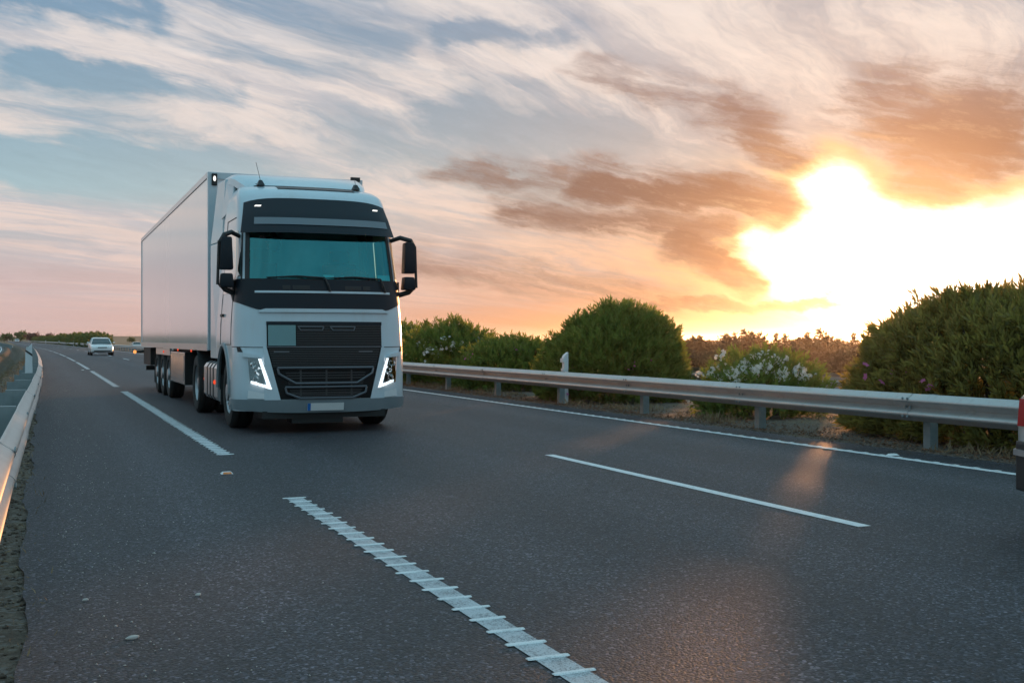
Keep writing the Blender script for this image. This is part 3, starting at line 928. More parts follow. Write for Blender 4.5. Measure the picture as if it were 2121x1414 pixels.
# dark panel under the windscreen, wiper wells, stripe
def pan_b(q):
    a = abs(q)
    return 1.668 + (.12*max(0, (a-.72)/.28)**1.3)
fpatch('scuttle_panel', 'dark_panel', cab, [-1.0, -.996, -.985] + lin(-.965, .965, 30) + [.985, .996, 1.0], pan_b, const(2.10), 6, .012, thick=.01)
for s_ in (-1, 1):
    m = TB()
    m.prism([(y0(1.8)+.47, 1.80), (1.05, 2.02), (1.05, 2.10), (y0(1.9)+.46, 2.10)], 'x', s_*1.165, s_*1.185)
    m.build('mirror_base', 'black_plastic', cab)
fpatch('front_stripe', 'white_paint', cab, lin(-.80, .82, 20), const(1.905), lambda q: 1.934, 1, .022, thick=.01)
fpatch('front_step', 'white_paint', cab, lin(-.75, .77, 20), lambda q: 1.640, lambda q: 1.690 - .03*max(0, abs(q)-.70)/.06, 1, .030, thick=.02)
for cx in (-.32, .40):
    for dx_, w_ in ((0, .115), (-.20 if cx < 0 else .20, .05)):
        m = fquad('air_slot', 'black_plastic', cab, [(cx+dx_-w_, 1.955), (cx+dx_+w_, 1.955), (cx+dx_+w_, 2.01), (cx+dx_-w_, 2.01)], .020, .008, 3, 1)
# wipers
for xa, xb in ((.02, -.78), (.83, .02)):
    m = TB()
    def wp(x, z, o_=.05): return (x, front(x, z) - o_, z)
    m.tube([wp(xa+.05, 1.93, .03), wp(xa+.02, 2.02), wp(xa-.02, 2.115, .04)], [.018, .016, .013], 6)
    m.tube([wp(xa-.02, 2.115, .04), wp((xa+xb)/2, 2.135, .035), wp(xb, 2.115, .025)], [.014, .012, .006], 6)
    m.build('wiper', 'black_plastic', cab)
# side windows, door lines
for s_ in (-1, 1):
    m = TB()
    def sp(y, z, o_=.004): return (s_*(ww(z)+o_), y, z)
    rowsw = []; nz_ = 8; nc_ = 9
    for j in range(nz_+1):
        t = j/nz_; z = 1.93 + .86*t
        w_ = ww(z)+.007; yc = y0(z)+cc(z)
        qa = .955 + .03*max(0, (t-.6)/.4)
        path = [(w_, 1.76), (w_, 1.3), (w_, yc+.02)] + [((q_*ww(z)+.006*q_), fy_(q_, z)-.004) for q_ in lin(.997, qa, 5)]
        if t < .2: path = [(p[0], max(p[1], .62+(.2-t)*1.2)) if p[0] > ww(z)*.99 else (w_, max(p[1], .62+(.2-t)*1.2)) for p in path]
        rowsw += [(s_*p[0], p[1], z) for p in path]
    nc_ = len(path)
    m.add(rowsw, [(j*nc_+i, j*nc_+i+1, (j+1)*nc_+i+1, (j+1)*nc_+i) for j in range(nz_) for i in range(nc_-1)])
    m.build('side_window', 'side_glass', cab, .6)
    fpatch('window_seal', 'black_plastic', cab, [s_*q for q in (.940, .948, .956)], const(2.06), const(2.80), 6, .008)
    m = TB()
    for (ya, za, yb, zb) in ((.66, 1.20, .66, 2.07), (1.80, 1.20, 1.80, 3.0), (.66, 1.20, 1.80, 1.20), (.90, 2.98, 1.80, 3.0)):
        n = 6
        for i in range(n):
            t0, t1 = i/n, (i+1)/n
            p0, p1 = sp(ya+(yb-ya)*t0, za+(zb-za)*t0, .002), sp(ya+(yb-ya)*t1, za+(zb-za)*t1, .002)
            m.tube([p0, p1], .006, 4)
    m.build('door_seam', 'black_plastic', cab)
    m = TB(); m.box(s_*(ww(1.62)+.001), s_*(ww(1.62)+.03), 1.50, 1.72, 1.60, 1.64); m.build('door_handle', 'black_plastic', cab)
    # wheel arch lip
    m = TB(); pts = []
    for i in range(15):
        a = math.pi - math.pi*.98*i/14
        pts.append((s_*1.195, ARC_Y + (ARC_R+.015)*math.cos(a), ARC_Z + (ARC_R+.015)*math.sin(a)))
    m.tube(pts, .035, 6); m.build('arch_lip', 'black_plastic' if s_ > 0 else 'grey_bumper', cab, .8)
    # arch lining and the panel behind the wheel
    m = TB()
    for i in range(14):
        a0, a1 = math.pi - math.pi*i/14, math.pi - math.pi*(i+1)/14
        r_ = ARC_R + .01
        m.add([(s_*1.17, ARC_Y+r_*math.cos(a0), ARC_Z+r_*math.sin(a0)), (s_*1.17, ARC_Y+r_*math.cos(a1), ARC_Z+r_*math.sin(a1)),
               (s_*.55, ARC_Y+r_*math.cos(a1), ARC_Z+r_*math.sin(a1)), (s_*.55, ARC_Y+r_*math.cos(a0), ARC_Z+r_*math.sin(a0))], [(0, 1, 2, 3)])
    m.build('arch_lining', 'chassis_black', cab)
    m = TB(); m.prism([(ARC_Y+ARC_R+.03, .95), (2.28, 1.02), (2.28, 1.176), (ARC_Y+.2, 1.176), (ARC_Y+.45, 1.10)], 'x', s_*1.15, s_*1.188)
    m.build('sill_panel', 'white_paint', cab)
# interior
m = TB(); m.box(-1.05, 1.05, .75, 2.22, 1.30, 1.36); m.build('floor_pan', 'interior', cab)
m = TB(); m.box(-1.04, 1.04, 2.18, 2.22, 1.37, 3.30); m.build('rear_lining', 'interior_light', cab)
m = TB(); m.prism([(.42, 1.60), (.95, 1.60), (.95, 1.98), (.78, 2.07), (.45, 2.065), (.36, 2.0)], 'x', -1.02, 1.02); m.build('dashboard', 'interior', cab, bevel=.02)
for cx in (-.62, .58):
    m = TB(); m.box(cx-.26, cx+.26, 1.30, 1.80, 1.55, 1.78); m.box(cx-.25, cx+.25, 1.72, 1.90, 1.785, 2.42); m.box(cx-.15, cx+.15, 1.74, 1.88, 2.43, 2.62)
    m.build('seat', 'interior', cab, bevel=.03)
m = TB()
pts = [(.58 + .23*math.cos(a), .86 - .10*math.sin(a)*0 + .10*math.cos(a)*0 + .13*math.sin(a)*-.6, 2.08 + .21*math.sin(a)) for a in [2*math.pi*i/20 for i in range(21)]]
m.tube(pts, .018, 6); m.tube([(.36, .86, 2.08), (.80, .86, 2.08)], .015, 6); m.tube([(.58, .86, 2.08), (.58, .98, 1.9)], .03, 6)
m.build('steering_wheel', 'black_plastic', cab)
for s_ in (-1, 1):
    m = TB()
    for i in range(7): m.tube([(s_*(1.0-.01*(i % 2)), 1.80+.05*i, 2.0), (s_*(.97-.01*(i % 2)), 1.80+.05*i, 2.95)], .028, 6)
    m.build('curtain', 'curtain', cab)
for (xa, xb, za, zb, mt) in ((-.005, .15, 2.075, 2.165, 'dash_card'), (.80, .98, 2.08, 2.18, 'dash_card'), (-.28, -.23, 2.10, 2.15, 'dash_card'), (.25, .29, 2.12, 2.15, 'dash_card')):
    m = TB(); xm = (xa+xb)/2; yy = front(xm, 2.1) + .02; m.hexa([(xa, yy, za), (xb, yy+.02, za), (xb, yy+.03, za), (xa, yy+.01, za), (xa, yy+.04, zb), (xb, yy+.06, zb), (xb, yy+.07, zb), (xa, yy+.05, zb)])
    m.build('dash_card', mt, cab)
m = TB(); yy = front(-.83, 2.65)+.02; m.box(-.83, -.76, yy, yy+.004, 2.655, 2.70); m.build('sticker', 'sticker_red', cab)
m = TB(); m.tube([(-.62, .62, 2.74), (-.62, .56, 2.66)], [.05, .03], 8); m.sphere((-.62, .54, 2.58), .10, .05, .09, 12, 8); m.sphere((-.63, .52, 2.66), .12, .05, .05, 12, 6); m.build('inner_mirror', 'black_plastic', cab, .8)

# --- grille
gr = fpatch('grille', 'grille_black', truck, lin(-.79, .80, 16), lambda x: .43, lambda x: 1.515, 10, .004, use_x=True)
TX = lambda z: .80 if z > 1.165 else .62 + (.79-.62)*max(0, (z-.44))/(1.165-.44)
# white cheeks beside the tapering lower grille
for s_ in (-1, 1):
    fquad('grille_cheek', 'white_paint', gr, [(s_*.62, .455), (s_*.83, .455), (s_*.83, 1.16), (s_*.795, 1.16)] if s_ > 0 else [(-.83, .455), (-.62, .455), (-.795, 1.16), (-.83, 1.16)], .022, .03, 3, 8)
fpatch('grille_header', 'dark_panel', gr, lin(-.79, .80, 16), const(1.470), const(1.515), 1, .020, thick=.02, use_x=True)
fpatch('grille_seam', 'grey_trim', gr, lin(-.79, .80, 16), const(1.163), const(1.178), 1, .020, thick=.02, use_x=True)
def slat(z, h, x0_, x1_, mat='grille_slat', off=.016):
    fpatch('grille_slat', mat, gr, lin(x0_, x1_, 10), const(z), const(z+h), 1, off, thick=.015, use_x=True)
z = 1.195
while z < 1.46:
    slat(z, .011, -.40, .795); z += .0235
z = .90
while z < 1.155:
    slat(z, .011, -TX(z)+.02, TX(z)-.02); z += .0235
for z in (.50, .525, .66, .685, .74, .775, .81, .545, .575):
    slat(z, .012, -TX(z)+.16, TX(z)-.16)
for x in (-.35, 0.0, .35):
    fquad('grille_post', 'grille_slat', gr, [(x-.012, .5), (x+.012, .5), (x+.012, .86), (x-.012, .86)], .012, .012, 1, 4)
for (zt_, zb_, wt, wb) in ((.885, .675, .66, .42), (.625, .475, .56, .36)):
    m = TB()
    def gp(x, z, o_=.035): return (x, front(x, z)-o_, z)
    loop = [gp(-wt, zt_), gp(-wt*.5, zt_), gp(0, zt_), gp(wt*.5, zt_), gp(wt, zt_), gp(wt*.97, zt_-.08), gp(wb, zb_), gp(0, zb_), gp(-wb, zb_), gp(-wt*.97, zt_-.08), gp(-wt, zt_)]
    for a_, b_ in zip(loop[:-1], loop[1:]): m.tube([a_, b_], .016, 6)
    m.build('grille_hoop', 'grey_trim', gr, .8)
for (xa, xb) in ((-.38, -.03), (.06, .41)):
    m = TB()
    loop = [gp(xa, 1.445, .02), gp(xb, 1.445, .02), gp(xb-.02, 1.395, .02), gp(xa+.04, 1.395, .02), gp(xa, 1.445, .02)]
    for a_, b_ in zip(loop[:-1], loop[1:]): m.tube([a_, b_], .008, 5)
    m.build('grille_slot', 'grey_trim', gr)
for xa in (-.60, .56):
    fquad('grille_latch', 'grey_trim', gr, [(xa-.10, 1.09), (xa+.10, 1.09), (xa+.10, 1.115), (xa-.10, 1.115)], .014, .01, 2, 1)
fquad('grille_board', 'teal_board', gr, [(-.775, 1.187), (-.415, 1.187), (-.415, 1.465), (-.775, 1.465)], .035, .02, 3, 2)

# --- headlights, fog lamps, bumper, plate
for s_ in (-1, 1):
    def mir(pl): return pl if s_ < 0 else [(-pl[1][0], pl[1][1]), (-pl[0][0], pl[0][1]), (-pl[3][0], pl[3][1]), (-pl[2][0], pl[2][1])]
    hl = fquad('headlight', 'black_plastic', truck, mir([(-1.005, .68), (-.735, .60), (-.865, 1.015), (-1.03, 1.02)]), .004, .02)
    for (cx, cz, r_) in ((-.955, .935, .055), (-.90, .84, .06), (-.93, .74, .05)):
        m = TB(); x_ = cx*(-s_); yy = front(x_, cz)
        m.lathe_x([(-.012, .02), (-.03, r_*.7), (-.012, r_), (0.0, r_*.6)], 14)
        m.v = [(x_ + p[1], yy - .0 + p[0], cz + p[2]) for p in m.v]
        m.build('reflector', 'chrome', hl, .8)
    fquad('daylight_strip', 'lamp_head', hl, mir([(-.785, .61), (-.735, .60), (-.868, 1.010), (-.905, 1.010)]), .028, .012, 2, 6)
    fquad('daylight_strip', 'lamp_head', hl, mir([(-1.0, .680), (-.79, .612), (-.802, .655), (-.998, .715)]), .028, .012, 4, 1)
    fquad('lens', 'lamp_glass', hl, mir([(-1.01, .675), (-.73, .595), (-.862, 1.02), (-1.035, 1.025)]), .042, .004)
    fquad('headlight_lid', 'white_paint', hl, mir([(-1.10, 1.035), (-.86, 1.02), (-.93, 1.065), (-1.10, 1.10)]), .05, .05, 4, 2)
    fg = fquad('fog_lamp', 'lamp_silver', truck, mir([(-1.04, .478), (-.69, .462), (-.73, .525), (-1.03, .585)]), .020, .004, 4, 1)
    fquad('fog_housing', 'chrome', fg, mir([(-1.035, .482), (-.70, .466), (-.735, .522), (-1.025, .58)]), .014, .01, 4, 2)
    fquad('fog_divider', 'black_plastic', fg, mir([(-.865, .475), (-.85, .475), (-.87, .55), (-.885, .55)]), .018, .006, 1, 1)
QB = [-1.0, -.996, -.985] + lin(-.965, .965, 30) + [.985, .996, 1.0]
bp = fpatch('bumper', 'grey_bumper', truck, QB, lambda q: .275 + .05*abs(q)**3, const(.462), 3, .022, thick=.06)
for s_ in (-1, 1):
    m = TB(); m.box(s_*1.17, s_*1.212, .52, .74, .30, .46); m.build('bumper_end', 'grey_bumper', bp, bevel=.012)
    m = TB(); m.box(s_*1.175, s_*1.222, .60, .80, .36, .385); m.build('step', 'aluminium', bp)
    m = TB(); m.box(s_*1.165, s_*1.202, .60, .75, .47, .72); m.build('arch_guard', 'grey_bumper', bp, bevel=.01)
pl = fquad('licence_plate', 'plate_white', truck, [(-.265, .305), (.235, .305), (.235, .408), (-.265, .408)], .050, .008, 2, 1)
fquad('blue_band', 'plate_blue', pl, [(-.264, .306), (-.222, .306), (-.222, .407), (-.264, .407)], .052, .0015, 1, 1)
m = TB(); m.box(-.85, .85, .10, .9, .20, .30); m.box(-.45, .25, .12, .5, .13, .20); m.build('under_tray', 'chassis_black', truck)

# --- mirrors
for s_ in (-1, 1):
    xs = 1.30 if s_ < 0 else 1.34
    m = TB()
    X_ = lambda x: s_*x
    m.tube([(X_(1.08), .66, 2.70), (X_(1.20), .58, 2.745), (X_(xs), .52, 2.70), (X_(xs+.06), .52, 2.60)], [.03, .034, .036, .03], 8)
    m.tube([(X_(xs+.07), .53, 2.62), (X_(xs+.09), .53, 2.02)], [.02, .02], 6)
    m.tube([(X_(xs+.06), .53, 2.04), (X_(xs-.02), .55, 1.955), (X_(1.15), .62, 1.90)], [.034, .038, .036], 8)
    mi = m.build('mirror', 'black_plastic', truck, .8)
    m = TB()
    def pod(za, zb, w0):
        m.hexa([(X_(xs-w0), .44, za), (X_(xs+.07), .47, za), (X_(xs+.07), .60, za), (X_(xs-w0), .63, za), (X_(xs-w0+.02), .44, zb), (X_(xs+.05), .47, zb), (X_(xs+.05), .60, zb), (X_(xs-w0+.02), .63, zb)])
    pod(2.225, 2.675, .115); m.build('mirror_pod', 'dark_panel', mi, .6, bevel=.025)
    m = TB(); pod(1.985, 2.175, .125); m.build('mirror_pod', 'dark_panel', mi, .6, bevel=.025)
    m = TB(); m.box(*sorted((X_(xs-.07), X_(xs+.055))), .632, .636, 2.27, 2.64); m.build('mirror_glass', 'chrome', mi)

# --- roof: air deflector, side fairings, antennas
m = TB()
def sect(y, z, w):
    return [(-w, y, z-.16), (-w*.985, y, z-.06), (-w*.90, y, z), (-w*.4, y, z+.012), (w*.4, y, z+.012), (w*.90, y, z), (w*.985, y, z-.06), (w, y, z-.16)]
ss = [(1.30, 3.50, .86), (1.55, 3.60, .93), (1.85, 3.70, .985), (2.15, 3.765, 1.02), (2.55, 3.80, 1.05), (2.56, 3.60, 1.05)]
vs = [p for q in ss for p in sect(*q)]
m.add(vs, [(j*8+i, j*8+i+1, (j+1)*8+i+1, (j+1)*8+i) for j in range(len(ss)-1) for i in range(7)])
rd = m.build('roof_deflector', 'white_paint', truck, .7)
for s_ in (-1, 1):
    m = TB()
    m.hexa([(s_*1.188, 2.29, .98), (s_*1.20, 3.02, .98), (s_*1.16, 3.02, .98), (s_*1.148, 2.29, .98),
            (s_*1.115, 2.29, 2.75), (s_*1.20, 3.02, 2.75), (s_*1.16, 3.02, 2.75), (s_*1.075, 2.29, 2.75)])
    m.hexa([(s_*1.113, 2.29, 2.76), (s_*1.20, 3.02, 2.76), (s_*1.16, 3.02, 2.76), (s_*1.073, 2.29, 2.76),
            (s_*1.05, 2.40, 3.72), (s_*1.10, 2.92, 3.72), (s_*1.06, 2.92, 3.72), (s_*1.01, 2.40, 3.72)])
    m.build('side_fairing', 'white_paint', truck, bevel=.012)
    m = TB(); m.hexa([(s_*1.04, 1.85, 3.20), (s_*1.11, 2.42, 3.10), (s_*1.07, 2.42, 3.10), (s_*1.0, 1.85, 3.20), (s_*.98, 1.95, 3.60), (s_*1.04, 2.42, 3.70), (s_*1.0, 2.42, 3.70), (s_*.94, 1.95, 3.60)])
    m.build('side_fairing', 'white_paint', truck, bevel=.012)
    m = TB(); x_ = s_*.70
    m.hexa([(x_-.05, 1.15, 3.49), (x_+.05, 1.15, 3.49), (x_+.05, 1.32, 3.50), (x_-.05, 1.32, 3.50), (x_-.02, 1.22, 3.57), (x_+.02, 1.22, 3.57), (x_+.02, 1.28, 3.575), (x_-.02, 1.28, 3.575)])
    m.tube([(x_, 1.25, 3.57), (x_-.04, 1.40, 3.85)] if s_ < 0 else [(x_, 1.25, 3.57), (x_, 1.30, 3.66)], .004, 4)
    m.tube([(x_, 1.30, 3.52), (x_+s_*.2, 1.6, 3.55), (x_+s_*.26, 2.1, 3.50)], .008, 4)
    m.build('antenna', 'black_plastic', truck)

# --- tractor chassis, tank, wheels
m = TB(); m.box(-.42, -.34, 1.0, 5.9, .72, .95); m.box(.34, .42, 1.0, 5.9, .72, .95)
for y in (1.42, 2.8, 3.9, 5.12): m.box(-.9, .9, y-.06, y+.06, .45, .60)
m.box(-.45, .45, 4.2, 5.8, .96, 1.09); m.box(-.75, .75, 2.4, 2.75, .98, 2.6)
m.build('chassis', 'chassis_black', truck)
m = TB(); m.prism([(x, z) for x, z in [(-.02, .40), (.02, .34), (.08, .31), (.52, .31), (.58, .34), (.61, .40), (.61, .84), (.58, .89), (.52, .92), (.08, .92), (.02, .89), (-.02, .83)]], 'y', 2.12, 3.95)
m.v = [(p[0]-1.18, p[1], p[2]) for p in m.v]
tk = m.build('fuel_tank', 'aluminium', truck, .5)
for y in (2.62, 3.02, 3.42):
    m = TB(); m.prism([(-.03, .40), (.015, .335), (.08, .302), (.52, .302), (.52, .93), (.08, .93), (.012, .895), (-.03, .835)], 'y', y, y+.05)
    m.v = [(p[0]-1.18, p[1], p[2]) for p in m.v]; m.build('tank_strap', 'black_plastic', tk)
m = TB(); m.box(-1.16, -.62, 2.05, 2.115, .30, .95); m.build('tank_end', 'black_plastic', tk)
m = TB(); m.sphere((-1.21, 2.42, .62), .02, .035, .035, 8, 6); m.build('side_marker', 'lamp_red', tk)
m = TB(); m.sphere((-1.17, 4.10, .62), .02, .035, .035, 8, 6); m.box(-1.15, -.4, 4.08, 4.12, .58, .62); m.build('side_marker', 'lamp_red', truck)
m = TB(); m.box(.60, 1.18, 2.15, 3.8, .32, .92); m.build('battery_box', 'chassis_black', truck, bevel=.03)

def wheel_meshes():
    r, w = .51, .30
    t = MB()
    t.lathe_x([(-w/2+.03, .30), (-w/2, .33), (-w/2-.012, .40), (-w/2, .47), (-w/2+.03, .497), (-w/2+.055, r), (-.06, r+.003), (-.055, r-.012), (-.045, r-.012), (-.04, r+.004),
               (.04, r+.004), (.045, r-.012), (.055, r-.012), (.06, r+.003), (w/2-.055, r), (w/2-.03, .497), (w/2, .47), (w/2+.012, .40), (w/2, .33), (w/2-.03, .30)], 40)
    tm = t.mesh('tyre', 'rubber', .5)
    q = MB(); q.lathe_x([(-w/2+.035, .305), (-w/2+.015, .298), (-w/2+.05, .285), (-w/2+.07, .22), (-w/2+.03, .19), (-w/2+.02, .13), (-w/2-.02, .12), (-w/2-.03, .05), (-w/2-.03, 0)], 32)
    rm = q.mesh('rim', 'rim_steel', .5)
    q = MB(); q.lathe_x([(-w/2+.035, .305), (-w/2+.02, .298), (-w/2+.05, .285), (-w/2+.15, .25), (-w/2+.17, .16), (-w/2+.06, .15), (-w/2+.03, .09), (-w/2+.03, 0)], 32)
    rd_ = q.mesh('rim', 'rim_steel', .5)
    q = MB()
    for i in range(10):
        a = 2*math.pi*i/10; q.lathe_x([(-w/2+.005, 0), (-w/2+.005, .013), (-w/2+.04, .013)], 6, (0, .165*math.cos(a), .165*math.sin(a)))
    nm = q.mesh('wheel_nuts', 'chrome')
    return tm, rm, rd_, nm
TYRE, RIM, RIMD, NUTS = wheel_meshes()
def wheel(x, y, flip, deep=False, rot=0.0, turn=True):
    if turn:
        c, q = math.cos(TR_ROT), math.sin(TR_ROT); x, y = c*x-q*y, q*x+c*y
    o = link('wheel', TYRE, truck, (x, y, .505), (math.pi if flip else 0) + rot)
    link('rim', RIMD if deep else RIM, o); n_ = link('wheel_nuts', NUTS, o)
    if deep: n_.location = (.06, 0, 0)
    return o
wheel(-.985, 1.42, False); wheel(.985, 1.42, True)
wheel(-1.06, 5.10, False, True); wheel(-.74, 5.10, False, True); wheel(1.06, 5.10, True, True); wheel(.74, 5.10, True, True)
for s_ in (-1, 1):
    m = TB()
    for i in range(9):
        a0, a1 = math.pi*(.92 - .80*i/9), math.pi*(.92 - .80*(i+1)/9)
        m.add([(s_*x, 5.10 + .60*math.cos(a), .50 + .60*math.sin(a)) for a in (a0, a1) for x in (.55, 1.22)], [(0, 1, 3, 2)])
    m.build('rear_mudguard', 'chassis_black', truck)
# seams in the skin
for s_ in (-1, 1):
    fpatch('body_seam', 'black_plastic', cab, [s_*q for q in (.70, .80, .88, .935, .965, .985, .996, 1.0)], lambda q: 1.160+.03*max(0, abs(q)-.8), lambda q: 1.170+.03*max(0, abs(q)-.8), 1, .004)
    fquad('lid_gap', 'black_plastic', cab, [(s_*1.12-.03, 1.10), (s_*1.12+.03, 1.10), (s_*1.14+.02, 1.165), (s_*1.14-.02, 1.165)], .004, .002, 2, 2)

# --- trailer: its own frame, straight along the lane (root is at 3.60, 15.15)
TX0, TX1, TY0, TY1, TZ0, TZ1 = -1.085, 1.475, 3.66, 16.75, 1.115, 3.985
tr = MB().box(TX0, TX1, TY0, TY1, TZ0, TZ1).build('trailer_box', 'trailer_skin', truck, bevel=.012)
for x0_, x1_ in ((TX0-.012, TX0+.13), (TX1-.13, TX1+.012)):
    MB().box(x0_, x1_, TY0-.035, TY0+.09, TZ0-.02, TZ1+.012).build('corner_post', 'grey_trim' if False else 'white_paint', tr, bevel=.01)
MB().box(TX0+.131, TX1-.131, TY0-.02, TY0+.06, TZ1-.10, TZ1+.010).build('header_rail', 'white_paint', tr, bevel=.006)
for x0_ in (TX0-.014, TX1-.03):
    MB().box(x0_, x0_+.044, TY0+.092, TY1, TZ1-.075, TZ1+.013).build('roof_rail', 'aluminium', tr)
    MB().box(x0_, x0_+.044, TY0+.092, TY1, TZ0-.03, TZ0+.085).build('bottom_rail', 'aluminium', tr)
MB().box(TX0-.016, TX0+.10, TY1+.001, TY1+.04, TZ0-.03, TZ1+.01).build('rear_frame', 'aluminium', tr)
m = MB().box(TX0+.045, TX0+.135, TY0-.065, TY0-.036, TZ1-.21, TZ1-.015); mk = m.build('marker_lamp', 'black_plastic', tr, bevel=.012)
m = MB(); m.sphere((TX0+.09, TY0-.068, TZ1-.10), .022, .008, .045, 8, 6); m.build('bulb', 'lamp_white', mk)
MB().box(TX1-.20, TX1-.04, TY0-.06, TY0-.021, TZ1-.02, TZ1+.05).build('marker_lamp', 'black_plastic', tr)
MB().box(TX0+.35, TX1-.35, TY0-.03, TY0-.001, 2.2, 3.2).build('cooling_unit', 'white_paint', tr)
# running gear
m = MB(); m.box(-.30, -.18, 4.2, 16.4, .86, 1.11); m.box(.57, .69, 4.2, 16.4, .86, 1.11)
for y in (10.45, 11.75, 13.05): m.box(-.75, 1.15, y-.07, y+.07, .44, .58); m.box(-.28, .67, y-.3, y+.3, .60, .85)
m.build('trailer_chassis', 'chassis_black', truck)
for y in (10.45, 11.75, 13.05):
    wheel(TX0+.21, y, False, False, 0, False); wheel(TX1-.21, y, True, False, 0, False)
lk = MB().box(TX0+.03, TX0+.62, 7.20, 9.72, .40, 1.02).build('side_locker', 'stainless', truck, bevel=.012)
MB().box(TX0+.028, TX0+.62, 7.14, 7.195, .395, 1.02).build('locker_end', 'chassis_black', lk)
MB().box(TX0+.022, TX0+.029, 7.3, 9.6, .47, .955).build('locker_door', 'stainless', lk)
MB().box(TX0+.02, TX0+.06, 9.80, 12.9, .93, 1.075).build('side_guard', 'aluminium', truck)
for y, z in ((5.9, 1.07), (8.05, 1.07), (10.9, 1.0)):
    m = MB(); m.sphere((TX0-.004, y, z), .014, .03, .03, 8, 6); m.build('side_marker', 'lamp_red', tr)
for y in (13.75,):
    MB().box(TX0+.06, TX0+.50, y, y+.02, .22, .98).build('mudflap', 'rubber', truck)
MB().box(TX0+.04, TX0+.34, 14.6, 16.6, .62, 1.06).build('pallet_carrier', 'chassis_black', truck)
m = MB(); m.tube([(TX0+.10, 16.5, .96), (TX0-.16, 16.62, .94)], .03, 6); am = m.build('tail_arm', 'rubber', truck)
m = MB(); m.sphere((TX0-.19, 16.60, .94), .045, .04, .05, 10, 6); m.build('bulb', 'lamp_amber', am)
MB().box(TX0+.1, TX1-.1, 16.55, 16.65, .45, .57).build('underrun_bar', 'chassis_black', truck)
m = MB(); m.box(-.55, -.43, 6.2, 6.35, .25, .9); m.box(.82, .94, 6.2, 6.35, .25, .9); m.build('landing_leg', 'chassis_black', truck)

